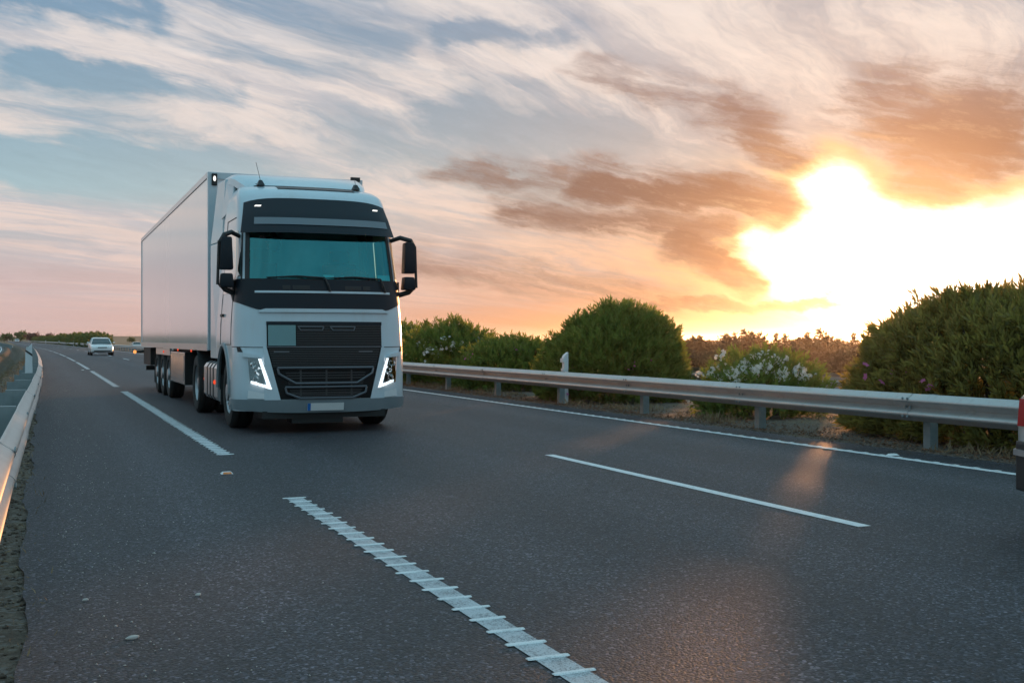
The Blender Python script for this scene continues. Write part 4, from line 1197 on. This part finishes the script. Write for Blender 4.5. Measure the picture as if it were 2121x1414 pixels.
# ------------------------------------------------------------------ cars
def loft(m, rings, closed=True, caps=True):
    n = len(rings[0]); vs = [p for r_ in rings for p in r_]; fs = []
    for j in range(len(rings)-1):
        for i in range(n if closed else n-1):
            fs.append((j*n+i, j*n+(i+1) % n, (j+1)*n+(i+1) % n, (j+1)*n+i))
    if caps: fs += [tuple(range(n))[::-1], tuple((len(rings)-1)*n+i for i in range(n))]
    return m.add(vs, fs)
def car(loc, rz, label, paint='car_white', wagon=True, lights=False, tall=0.0, L=4.5, Wd=1.74, group=None, silver_strip=False):
    """origin on the road under the car's middle; nose towards -y"""
    o = empty('car', loc, rz); tag(o, label, 'car', group)
    w = Wd/2
    # lower body: (y, z_low, z_belt, half width)
    st = [(-L/2, .36, .60, w*.72), (-L/2+.04, .30, .68, w*.84), (-L/2+.16, .24, .74, w*.93), (-L/2+.45, .21, .80, w*.985), (-L/2+.95, .20, .88, w), (-.45, .20, .94, w),
          (.4, .20, .95, w), (1.2, .20, .96, w), (L/2-.55, .21, .98, w*.985), (L/2-.18, .26, .97, w*.94), (L/2-.05, .32, .93, w*.86), (L/2, .40, .86, w*.78)]
    rings = []
    for (y, zl, zb, hw) in st:
        zb += tall*.5
        zm = zl + (zb-zl)*.55
        rings.append([(-hw*.90, y, zl), (-hw*.985, y, zl+.06), (-hw, y, zm), (-hw*.97, y, zb-.05), (-hw*.88, y, zb), (0, y, zb+.025), (hw*.88, y, zb), (hw*.97, y, zb-.05), (hw, y, zm), (hw*.985, y, zl+.06), (hw*.90, y, zl)])
    m = MB(); loft(m, rings); body = m.build('body', paint, o, .55)
    # greenhouse
    zr = 1.40 + tall; zb = .95 + tall*.5
    yr = L/2-.28 if wagon else L/2-.95
    gy = [(-1.02, zb, w*.86), (-.30, zr-.05, w*.70), (.0, zr, w*.69), (.9, zr, w*.69), (yr-.45, zr-.03, w*.68), (yr, zb, w*.84)]
    m = MB()
    def gring(y, z, hw, sh_): return [(-hw, y, z), (-hw*.80, y, z+sh_), (hw*.80, y, z+sh_), (hw, y, z)]
    top = [(-.98, zb+.02, w*.80), (-.28, zr-.06, w*.68), (.05, zr-.01, w*.665), (.9, zr-.01, w*.665), (yr-.42, zr-.05, w*.66), (yr-.02, zb+.03, w*.80)]
    base = [(-1.0, zb-.03, w*.86), (-.5, zb-.03, w*.90), (.05, zb-.03, w*.90), (.9, zb-.03, w*.90), (yr-.3, zb-.03, w*.90), (yr, zb-.03, w*.85)]
    vs = [(-b[2], b[0], b[1]) for b in base] + [(-t[2], t[0], t[1]) for t in top] + [(t[2], t[0], t[1]) for t in top] + [(b[2], b[0], b[1]) for b in base]
    fs = []
    for k in range(3):
        for i in range(5): fs.append((k*6+i, k*6+i+1, (k+1)*6+i+1, (k+1)*6+i))
    fs += [(0, 6, 12, 18), (5, 11, 17, 23)]
    m.add(vs, fs); gl = m.build('windows', 'car_glass', o, .4)
    m = MB()
    rp = [(-.33, zr-.065, w*.70), (.0, zr+.005, w*.69), (.45, zr+.018, w*.685), (.9, zr+.012, w*.685), (yr-.40, zr-.03, w*.675)]
    loft(m, [[(-hw, y, z-.01), (-hw*.85, y, z+.022), (hw*.85, y, z+.022), (hw, y, z-.01)] for y, z, hw in rp]); m.build('roof', paint, o, .5)
    for s_ in (-1, 1):
        for name, pts in (('front_pillar', [(s_*w*.865, -1.02, zb-.03), (s_*w*.70, -.31, zr-.05)]), ('rear_pillar', [(s_*w*.86, yr+.0, zb-.02), (s_*w*.68, yr-.42, zr-.03)]), ('middle_pillar', [(s_*w*.90, .25, zb-.03), (s_*w*.68, .3, zr-.01)])):
            m = MB(); m.tube(pts, .035, 5); m.build(name, paint, o)
        m = MB(); m.sphere((s_*(w+.10), -.72, zb+.06), .10, .06, .065, 8, 6); m.build('door_mirror', paint, o, .9)
        # front lamp, rear lamp
        m = MB(); m.hexa([(s_*w*.86, -L/2+.10, .60), (s_*w*.50, -L/2+.015, .60), (s_*w*.50, -L/2+.09, .60), (s_*w*.86, -L/2+.20, .60), (s_*w*.88, -L/2+.13, .70), (s_*w*.48, -L/2+.03, .70), (s_*w*.48, -L/2+.11, .70), (s_*w*.88, -L/2+.23, .70)])
        m.build('headlight', 'lamp_head' if lights else 'chrome', o)
        m = MB(); m.hexa([(s_*w*.90, L/2-.22, .70), (s_*w*.60, L/2-.03, .70), (s_*w*.60, L/2+.012, .70), (s_*w*.93, L/2-.10, .70), (s_*w*.90, L/2-.24, .88), (s_*w*.62, L/2-.06, .88), (s_*w*.62, L/2-.0, .88), (s_*w*.925, L/2-.115, .88)])
        m.build('tail_lamp', 'tail_red', o)
        for y in (-L/2+.85, L/2-.85):
            t = MB(); t.lathe_x([(-.10, .0), (-.10, .19), (-.105, .25), (-.09, .305), (.09, .305), (.10, .25), (.10, .0)], 20)
            wh = t.build('wheel', 'rubber', o, .6); wh.location = (s_*(w-.09), y, .305); wh.rotation_euler = (0, 0, 0 if s_ < 0 else math.pi)
            t = MB(); t.lathe_x([(-.106, .195), (-.112, .18), (-.10, .10), (-.112, .05), (-.112, 0)], 16); t.build('rim', 'rim_steel', wh, .6)
    m = MB(); m.box(-w*.40, w*.40, -L/2-.012, -L/2+.03, .60, .675); m.build('grille', 'black_plastic', o)
    m = MB(); m.box(-w*.72, w*.72, -L/2-.004, -L/2+.06, .31, .40); m.build('lower_intake', 'black_plastic', o)
    m = MB(); m.box(-.26, .26, -L/2-.014, -L/2+.02, .44, .54); m.build('licence_plate', 'plate_white', o)
    m = MB(); m.prism([(-w*.98, L/2-.55), (w*.98, L/2-.55), (w*.97, L/2-.22), (w*.90, L/2-.06), (w*.70, L/2+.03), (-w*.70, L/2+.03), (-w*.90, L/2-.06), (-w*.97, L/2-.22)], 'z', .27, .60); m.build('rear_bumper', 'black_plastic', o, bevel=.02)
    m = MB(); m.prism([(-w*.992, L/2-.55), (w*.992, L/2-.55), (w*.985, L/2-.22), (w*.915, L/2-.055), (w*.71, L/2+.042), (-w*.71, L/2+.042), (-w*.915, L/2-.055), (-w*.985, L/2-.22)], 'z', .505, .545); m.build('bumper_strip', 'aluminium', o)
    return o
car((4.46, 97.2, 0), .02, 'white car following behind the truck on the motorway', wagon=True, Wd=1.76)
car((-9.7 , 541, .0), .03, 'tiny white car with bright headlights at the far left of the motorway', lights=True, tall=.2)
car((16.95, 229, -.62), math.pi+.02, 'white car on the opposite carriageway showing its dark rear window above the rail', wagon=True, Wd=1.76)
car((6.78, 3.42, 0), 0.0, 'silver car leaving at the right edge, only its rear corner in view', 'car_silver', wagon=False, Wd=1.78)

# ------------------------------------------------------------------ plants
def unit(a): return a/np.maximum(np.linalg.norm(a, axis=-1, keepdims=True), 1e-9)
def leaves(base, direc, length, width, rng, fold=.12):
    """lance-shaped leaves: one quad each (base, edge, tip, edge)"""
    n = len(base)
    rnd = unit(rng.normal(size=(n, 3)))
    side = unit(np.cross(direc, rnd)); nrm = np.cross(side, direc)
    L = length[:, None]; Wd = width[:, None]
    a = base; c = base + direc*L - np.array([0, 0, 1.0])*L*.06
    mid = base + direc*L*.5 + nrm*L*fold*.3
    V = np.stack([a, mid + side*Wd*.5, c, mid - side*Wd*.5], 1).reshape(-1, 3)
    F = np.arange(n*4).reshape(n, 4)
    return V, F
def shoot_leaves(pos, d, nl, ln, wd, rng, sl=.24):
    """whorled shoots: pos,d (N,3)"""
    N = len(pos); t = np.tile(np.linspace(.15, 1, nl), (N, 1)) + rng.uniform(-.04, .04, (N, nl))
    a = rng.uniform(0, 6.28, (N, 1)) + np.arange(nl)[None]*2.2
    u = unit(np.cross(d, unit(rng.normal(size=(N, 3))))); v = np.cross(d, u)
    rad = u[:, None]*np.cos(a)[..., None] + v[:, None]*np.sin(a)[..., None]
    phi = (.95 - .60*t + rng.uniform(-.15, .15, (N, nl)))[..., None]
    ld = unit(d[:, None]*np.cos(phi) + rad*np.sin(phi))
    base = pos[:, None] + d[:, None]*(t*sl)[..., None]
    L = ln*rng.uniform(.65, 1.2, (N, nl)); Wd = wd*rng.uniform(.7, 1.25, (N, nl))
    return leaves(base.reshape(-1, 3), ld.reshape(-1, 3), L.ravel(), Wd.ravel(), rng)
def dome_points(n, rx, ry, h, rng, lump=.12, shell=(.72, 1.0), zmin=.04, k=7, power=2.4):
    d = unit(rng.normal(size=(n*2, 3))); d[:, 2] = np.abs(d[:, 2])*1.05 - .12
    d = unit(d)[:n]
    c = unit(rng.normal(size=(k, 3)) + np.array([0, 0, .5]))
    amp = rng.uniform(-.3, 1.0, k)*lump
    bump = 1 + (np.clip(d@c.T, 0, 1)**6 * amp[None]).sum(1)
    # superellipsoid: boxier than an ellipsoid
    q = (np.abs(d)**power).sum(1)**(-1/power)
    r_ = q*bump*np.sqrt(rng.uniform(shell[0]**2, shell[1]**2, n))
    r_ = r_*np.where(rng.random(n) > .90, rng.uniform(1.0, 1.06, n), 1.0)*(1 + lump*.4*np.sin(d[:, 0]*9+d[:, 2]*5+k)*np.sin(d[:, 1]*8-d[:, 2]*7))
    p = d*r_[:, None]*np.array([rx, ry, h])
    nrm = unit(d/np.array([rx, ry, h]))
    ok = p[:, 2] > zmin
    return p[ok], nrm[ok]
def bush_meshes(name, rx, ry, h, shoots, nl, ln, wd, mat, seed, lump=.12, shell=(.70, 1.0), up=.55):
    rng = np.random.default_rng(seed)
    p, n_ = dome_points(shoots, rx, ry, h, rng, lump, shell)
    d = unit(n_*.75 + np.array([0, 0, up]) + rng.normal(size=p.shape)*.33)
    V, F = shoot_leaves(p - d*.12, d, nl, ln, wd, rng)
    V[:, 2] = np.maximum(V[:, 2], .01)
    me = mesh_np(name, V, F, mat)
    m = MB()
    for i in range(16):
        a = rng.uniform(0, 6.28); r0 = rng.uniform(.05, .35); r1 = rng.uniform(.4, .8)
        m.tube([(rx*r0*math.cos(a), ry*r0*math.sin(a), -.15), (rx*.5*(r0+r1)*math.cos(a+.1), ry*.5*(r0+r1)*math.sin(a+.1), h*.4), (rx*r1*math.cos(a), ry*r1*math.sin(a), h*.8)], [.028, .02, .008], 5)
    return me, m.mesh('stems', 'bark'), p, n_
def flower_mesh(mat, seed, n=9, size=.030, spread=.07):
    rng = np.random.default_rng(seed); V = []; F = []
    for i in range(n):
        c = rng.normal(size=3)*spread*np.array([1, 1, .6]); ax = unit(rng.normal(size=3)*.6 + np.array([0, 0, .6]) + np.array([-.3, -.5, 0]))
        u = unit(np.cross(ax, rng.normal(size=3))); v = np.cross(ax, u)
        for k in range(5):
            a = 6.283*k/5; r_ = u*math.cos(a)+v*math.sin(a); t_ = -u*math.sin(a)+v*math.cos(a)
            b = len(V)
            V += [c, c + r_*size*.7 + t_*size*.42 + ax*.006, c + r_*size*1.15 + ax*.002, c + r_*size*.7 - t_*size*.42 + ax*.006]
            F.append((b, b+1, b+2, b+3))
    return mesh_np('flower_cluster', np.array(V), np.array(F), mat)
FW = [flower_mesh('petal_white', 5+i, 10+2*i) for i in range(3)]
FP = [flower_mesh('petal_pink', 25+i, 7) for i in range(2)]
FR = [flower_mesh('petal_red', 45+i, 5) for i in range(2)]
def oleander(loc, label, dims, shoots, seed, mat='oleander_leaf', nl=13, ln=.125, wd=.024, flowers=None, lump=.14, shell=(.70, 1.0), up=.55, size=1.0, pick=None):
    o = empty('oleander_bush', loc); tag(o, label, 'bush', 'oleander bushes in the median')
    me, sm, p, n_ = bush_meshes('foliage', *dims, shoots, nl, ln, wd, mat, seed, lump, shell, up)
    link('foliage', me, o); link('stems', sm, o)
    if flowers:
        rng = np.random.default_rng(seed+99)
        for meshes, cnt, zlo, zhi, sz in flowers:
            ok = np.where((p[:, 2] > zlo*dims[2]) & (p[:, 2] < zhi*dims[2]) & (n_[:, 0]*-.75 + n_[:, 1]*-.65 + n_[:, 2]*.15 > .15))[0]
            for i in rng.choice(ok, min(cnt, len(ok)), replace=False):
                f = tag(link('flower_cluster', meshes[rng.integers(len(meshes))], o, tuple(p[i] + n_[i]*.06), rng.uniform(-.6, .6)), kind='stuff'); f.scale = (sz*rng.uniform(.7, 1.2),)*3
    return o
MC = 11.05
oleander((MC+.1, 10.35, 0), 'huge rounded oleander bush at the right edge, the tallest beside the sun', (1.35, 2.68, 1.78), 5200, 3, 'oleander_leaf_dark', 14, .15, .034, [(FP, 3, .35, .75, 1.6)], .07, (.80, 1.0))
oleander((MC-.05, 15.6, 0), 'low loose oleander bush covered in white flower heads before the far trees', (1.02, 1.02, .93), 1300, 5, 'oleander_leaf', 12, .125, .030, [(FW, 60, .66, 1.4, .95), (FW, 22, .25, .7, .75)], .24, (.6, 1.0))
oleander((MC, 21.0, 0), 'large dome-shaped dark oleander bush with a few pink flowers right of the delineator', (1.45, 1.72, 1.58), 4600, 8, 'oleander_leaf', 13, .14, .034, [(FP, 12, .1, .6, 1.0), (FR, 4, .05, .3, 1.0)], .12, (.80, 1.0))
oleander((MC, 26.4, 0), 'squat green oleander bush between the white-flowered bush and the large dome', (1.35, 1.45, 1.27), 2400, 13, 'oleander_leaf', 12, .14, .036, [(FP, 3, .3, .8, 1.0), (FR, 4, .3, .8, 1.0)], .16)
oleander((MC, 30.6, 0), 'bright green oleander bush with white flowers on its left side', (1.4, 1.75, 1.60), 2800, 21, 'oleander_leaf', 12, .145, .038, [(FW, 30, .3, .85, 1.5)], .16)
oleander((MC, 35.2, 0), 'oleander bush with white flowers close behind the cab of the truck', (1.4, 1.7, 1.62), 1900, 31, 'oleander_leaf', 11, .15, .040, [(FW, 14, .3, .85, 1.5)], .16)
# the bushes hidden by the truck are left out; a far run shows again behind the white car
rngf = np.random.default_rng(77)
far_me = []
for k in range(3):
    a, b, _, _ = bush_meshes('foliage', 1.5, 2.3, 2.0, 420, 7, .34, .11, 'far_leaf', 60+k, .18)
    far_me.append((a, b))
u = 186.0; k = 0
names = ['nearest', 'second nearest', 'third nearest', 'fourth nearest', 'fifth nearest', 'sixth nearest', 'seventh nearest', 'eighth nearest']
while u < 560:
    o = empty('oleander_bush', (MC + sh(u) + rngf.uniform(-.2, .2), u, 0), rngf.uniform(-.3, .3))
    lb = f'{names[k]} of the distant green bushes lining the far rail left of the white car' if k < len(names) else 'small distant green bush in the hedge row towards the horizon'
    tag(o, lb, 'bush', 'distant bushes in the median')
    a, b = far_me[k % 3]; link('foliage', a, o); link('stems', b, o)
    s_ = rngf.uniform(.85, 1.15) * (1.08 if k in (0,) else 1.0); o.scale = (s_, s_*rngf.uniform(.9, 1.3), s_*rngf.uniform(.85, 1.1))
    u += rngf.uniform(3.6, 5.2)*(1 + (u-186)/200.0); k += 1

# trees beyond the opposite carriageway (the land falls away there)
def tree_mesh(seed, h, rad, n, mat='pine_leaf', ls=.34, trunk=True):
    rng = np.random.default_rng(seed); P_ = []; 
    for k in range(11):
        c = np.array([rng.normal()*rad*.42, rng.normal()*rad*.42, h*rng.uniform(.45, .93)])
        r_ = rad*rng.uniform(.30, .52)
        d = unit(rng.normal(size=(n//11, 3)))
        P_.append(c + d*r_*rng.uniform(.55, 1.05, (n//11, 1))*np.array([1, 1, .8]))
    # ragged leaders
    for k in range(7):
        c = np.array([rng.normal()*rad*.5, rng.normal()*rad*.5, 0]); zt = h*rng.uniform(.88, 1.08)
        q = rng.uniform(0, 1, (n//26, 1)); P_.append(c + np.concatenate([rng.normal(size=(n//26, 2))*rad*.13*(1.15-q), zt - (1-q)*h*.28], 1))
    p = np.concatenate(P_); d = unit(rng.normal(size=p.shape) + np.array([0, 0, .6]))
    V, F = leaves(p, d, np.full(len(p), ls)*rng.uniform(.6, 1.3, len(p)), np.full(len(p), ls*.45), rng)
    return mesh_np('crown', V, F, mat)
def trunk_mesh(h, r_):
    m = MB(); m.tube([(0, 0, -.3), (.05, .02, h*.35), (-.05, .05, h*.7)], [r_, r_*.75, r_*.3], 7)
    for a in (0, 2.1, 4.2): m.tube([(.03, .02, h*.4), (.5*math.cos(a), .5*math.sin(a), h*.6), (.8*math.cos(a), .8*math.sin(a), h*.8)], [r_*.5, r_*.3, r_*.1], 5)
    return m.mesh('trunk', 'bark')
TM = [tree_mesh(200+i, 5.0, 2.1, 2600) for i in range(4)]; TK = trunk_mesh(5.0, .16)
rt = np.random.default_rng(5)
pos = ['leftmost', 'second from left', 'third from left', 'fourth from left', 'fifth from left', 'sixth from left', 'seventh from left', 'eighth from left', 'ninth from left', 'tenth from left', 'eleventh from left', 'twelfth from left', 'thirteenth from left', 'rightmost']
i = 0
spots = []
for k in range(14):
    azm = R(31.2 + k*.80 + rt.uniform(-.2, .2)); dist = rt.uniform(92, 104)
    spots.append((dist*math.sin(azm), dist*math.cos(azm), rt.uniform(.86, 1.12)))
for k, (x, y, s_) in enumerate(spots):
    z = float(ground_z(x - sh(y), y))
    o = empty('pine_tree', (x, y, z), rt.uniform(0, 6)); tag(o, f'dark ragged tree, {pos[k]} in the front tree line between dome bush and sun', 'tree', 'trees beyond the opposite carriageway')
    h = (CAM_H - .45 - z)/5.0*s_; o.scale = (h*1.05, h*1.05, h)
    link('crown', TM[k % 4], o); link('trunk', TK, o)
for k in range(12):
    azm = R(31.0 + k*.95 + rt.uniform(-.3, .3)); dist = rt.uniform(118, 140); x, y = dist*math.sin(azm), dist*math.cos(azm); z = float(ground_z(x - sh(y), y))
    o = empty('pine_tree', (x, y, z), rt.uniform(0, 6)); tag(o, f'dark rear-row tree, {pos[k] if k < 11 else pos[-1]} among those whose tops show over the front tree line', 'tree', 'rear row of trees')
    h = (CAM_H - .05 - z)/5.0*rt.uniform(.9, 1.12); o.scale = (h*1.15, h*1.15, h); link('crown', TM[(k+1) % 4], o); link('trunk', TK, o)
# low scrub on the far left horizon
FT = [tree_mesh(300, 3.2, 2.6, 900, 'red_leaf', .8), tree_mesh(301, 3.2, 2.6, 900, 'far_leaf', .8)]
for k, (x, y, s_, mt, lb) in enumerate([(-24, 560, 1.0, 0, 'reddish tree on the horizon above the blue sign'), (-15, 590, 1.15, 1, 'green tree on the horizon just left of the tiny far car'), (-10, 640, 1.5, 1, 'tall green tree on the horizon directly behind the tiny far car'),
                                       (-4, 600, 1.25, 0, 'reddish tree on the horizon right of the tiny far car'), (3, 620, 1.35, 0, 'brown rounded tree on the horizon above the tall left delineator'), (-33, 600, 1.0, 0, 'dark red tree at the extreme left of the horizon'),
                                       (-17, 205, .75, 1, 'green tree beside the slip road just beyond the left edge'), (-26, 225, .9, 1, 'broad green tree beyond the slip road left of the view'), (-21, 262, .95, 1, 'tall green tree further along the slip road left of the view'), (-31, 300, 1.1, 0, 'russet tree beyond the slip road left of the view'), (-38, 250, 1.0, 1, 'outermost green tree left of the view'),
                                       (44, 620, .85, 1, 'lone dark tree in the brown field beside the trailer')]):
    o = empty('tree', (x, y, float(ground_z(x-sh(y), y))-.3), k); tag(o, lb, 'tree', 'trees on the far horizon'); o.scale = (s_, s_, s_); link('crown', FT[mt], o); link('trunk', TK, o)

# pylons
def pylon_parts():
    m = MB()
    b = lambda p, q, t=.28: m.tube([p, q], t, 4)
    for s_ in (-1, 1):
        b((s_*4, 0, 0), (s_*1.2, 0, 22)); b((s_*1.2, 0, 22), (s_*4.6, 0, 30)); b((s_*4.6, 0, 30), (s_*3.2, 0, 36)); b((s_*3.2, 0, 36), (s_*5.2, 0, 38))
        b((s_*1.2, 0, 22), (s_*2.2, 0, 29.5)); b((s_*2.2, 0, 29.5), (s_*4.6, 0, 30)); b((s_*3.2, 0, 36), (s_*8, 0, 34.5)); b((s_*4.6, 0, 30), (s_*8, 0, 34.5), .18)
    for z0_, z1_ in ((0, 8), (8, 15), (15, 22)):
        w0, w1 = 4-2.8*z0_/22, 4-2.8*z1_/22; b((-w0, 0, z0_), (w1, 0, z1_), .18); b((w0, 0, z0_), (-w1, 0, z1_), .18)
    b((-3.2, 0, 36), (3.2, 0, 36)); b((-2.2, 0, 29.5), (2.2, 0, 29.5), .18)
    return m.mesh('lattice', 'pylon_steel')
PY = pylon_parts()
def pylon(azd, dist, label, sc=1.0):
    x, y = dist*math.sin(R(azd)), dist*math.cos(R(azd))
    o = empty('pylon', (x, y, -2), -R(azd)); tag(o, label, 'pylon', 'power pylons on the horizon'); o.scale = (sc,)*3; link('lattice', PY, o)
pylon(33.55, 2200, 'lattice power pylon rising above the trees against the orange sky', .62)
for a, d_, lb in ((-.75, 3900, 'faint pylon above the tiny far car at the left'), (.42, 4300, 'faint pylon second from the left on the horizon'), (1.15, 3600, 'faint pylon above the distant hedge row'), (3.3, 4300, 'faint pylon above the white car'), (3.95, 4000, 'faint pylon left of the trailer above the field')):
    pylon(a, d_, lb, .62)

# ------------------------------------------------------------------ loose stuff
def scatter_stones(name, pts, sizes, mat, seed):
    rng = np.random.default_rng(seed)
    base = np.array([(1, 0, 0), (0, 1, 0), (-1, 0, 0), (0, -1, 0), (0, 0, .7), (0, 0, -.4)], float)
    tri = np.array([(0, 1, 4), (1, 2, 4), (2, 3, 4), (3, 0, 4), (1, 0, 5), (2, 1, 5), (3, 2, 5), (0, 3, 5)])
    n = len(pts); V = base[None]*rng.uniform(.5, 1.3, (n, 6, 3))*sizes[:, None, None]
    a = rng.uniform(0, 6.28, n); c, s_ = np.cos(a)[:, None], np.sin(a)[:, None]
    x, y = V[..., 0]*c - V[..., 1]*s_, V[..., 0]*s_ + V[..., 1]*c
    V[..., 0], V[..., 1] = x, y
    V = V + pts[:, None]
    F = (tri[None] + (np.arange(n)*6)[:, None, None]).reshape(-1, 3)
    return link(name, mesh_np(name, V.reshape(-1, 3), F, mat))
rg = np.random.default_rng(91)
n = 900
v = np.abs(rg.normal(0, .42, n))*1.0 + .10; u = 2.8 + 30*rg.random(n)**1.6
tag(scatter_stones('grit', np.stack([v, u, np.full(n, .003)], 1), rg.uniform(.0025, .0075, n)*np.where(rg.random(n) > .96, 1.8, 1), 'stone_pale', 4), 'pale grit scattered over the dark asphalt shoulder', 'grit', kind='stuff')
n = 5200
v = np.concatenate([rg.uniform(-.5, .06, 2600), rg.normal(9.22, .10, 1700), rg.uniform(9.2, 12.6, 900)]); u = np.concatenate([rg.uniform(2.0, 30, 2600), rg.uniform(6, 40, 1700), rg.uniform(6, 34, 900)])
z = np.where(v < 1, ground_z(v, u)+.004, np.maximum(ground_z(v, u), 0)+.004)
tag(scatter_stones('gravel', np.stack([v, u, z], 1), rg.uniform(.006, .022, n), 'dirt', 5), 'brown gravel and clods along both verges', 'gravel', kind='stuff')
def pebble(x, y, sx_, sy_, sz_, rz, label):
    m = MB(); m.sphere((0, 0, 0), sx_, sy_, sz_, 9, 6); rr = random.Random(int(x*1000))
    m.v = [(p[0]*rr.uniform(.85, 1.12), p[1]*rr.uniform(.85, 1.12), p[2]) for p in m.v]
    o = m.build('pebble', 'stone_pale', None, .9); o.location = (x, y, sz_*.6); o.rotation_euler = (0, 0, rz); tag(o, label, 'stone', 'loose stones on the shoulder')
pebble(.36, 5.03, .032, .014, .010, .35, 'long pale stone lying on the dark shoulder near the bottom left')
pebble(.72, 5.75, .016, .012, .009, .2, 'small oval pale stone out on the shoulder left of the long dashes')
pebble(.20, 5.85, .017, .009, .008, .3, 'small pale stone near the shoulder edge above the long stone')
# dry grass tufts and litter along the right verge
def blades(name, v, u, z, h, wd, mat, seed, lean=.5):
    rng = np.random.default_rng(seed); n = len(v)
    base = np.stack([v, u, z], 1); d = unit(np.stack([rng.normal(size=n)*lean, rng.normal(size=n)*lean, np.ones(n)], 1))
    V, F = leaves(base, d, h, wd, rng, .4)
    return link(name, mesh_np(name, V, F, mat))
n = 4200
cl = rg.uniform(6, 36, 44); cv_ = 9.42 + np.abs(rg.normal(0, .6, 44))
ix = rg.integers(0, 44, n); v = cv_[ix] + rg.normal(0, .14, n); u = cl[ix] + rg.normal(0, .22, n)
v = np.maximum(v, 9.2)
tag(blades('dry_grass', v, u, np.maximum(ground_z(v, u), 0), rg.uniform(.05, .20, n), rg.uniform(.006, .016, n), 'straw', 6, .7), 'dry straw-coloured grass and fallen leaves under the right guardrail', 'grass', kind='stuff')
n = 6500
v = 9.16 + np.abs(rg.normal(0, .55, n)); u = rg.uniform(5.5, 38, n)
tag(blades('leaf_litter', v, u, np.maximum(ground_z(v, u), 0)+.004, rg.uniform(.02, .07, n), rg.uniform(.01, .02, n), 'litter_brown', 7, 3.0), 'brown leaf litter along the edge of the median', 'litter', kind='stuff')
n = 1200
v = rg.uniform(-.62, .10, n); u = 2.2 + 26*rg.random(n)**1.3
tag(blades('verge_weeds', v, u, ground_z(v, u), rg.uniform(.02, .09, n), rg.uniform(.003, .009, n), 'straw', 8, 1.6), 'sparse dead weeds in the dirt under the left guardrail', 'grass', kind='stuff')
n = 9000
v = rg.uniform(-2.9, -.6, n); u = 14 + 80*rg.random(n)
tag(blades('ditch_weeds', v, u, ground_z(v, u), rg.uniform(.04, .16, n), rg.uniform(.008, .02, n), 'straw', 9, 1.2), 'dry weeds in the ditch left of the guardrail', 'grass', kind='stuff')

# ------------------------------------------------------------------ evening haze
def b_haze():
    v = X.nt.nodes.new('ShaderNodeVolumePrincipled')
    v.inputs['Color'].default_value = (.92, .90, .90, 1); v.inputs['Density'].default_value = HAZE
    v.inputs['Anisotropy'].default_value = .86
    return v.outputs[0]
HAZE = 0.85e-4
hm = bpy.data.materials.new('haze'); hm.use_nodes = True; X.nt = hm.node_tree; X.nt.nodes.clear()
ho = X.nt.nodes.new('ShaderNodeOutputMaterial'); X.nt.links.new(b_haze(), ho.inputs['Volume']); MATS['haze'] = hm
tag(MB().box(-7600, 7600, -7600, 7600, -9.0, 24.0).build('haze', 'haze'), kind='stuff')
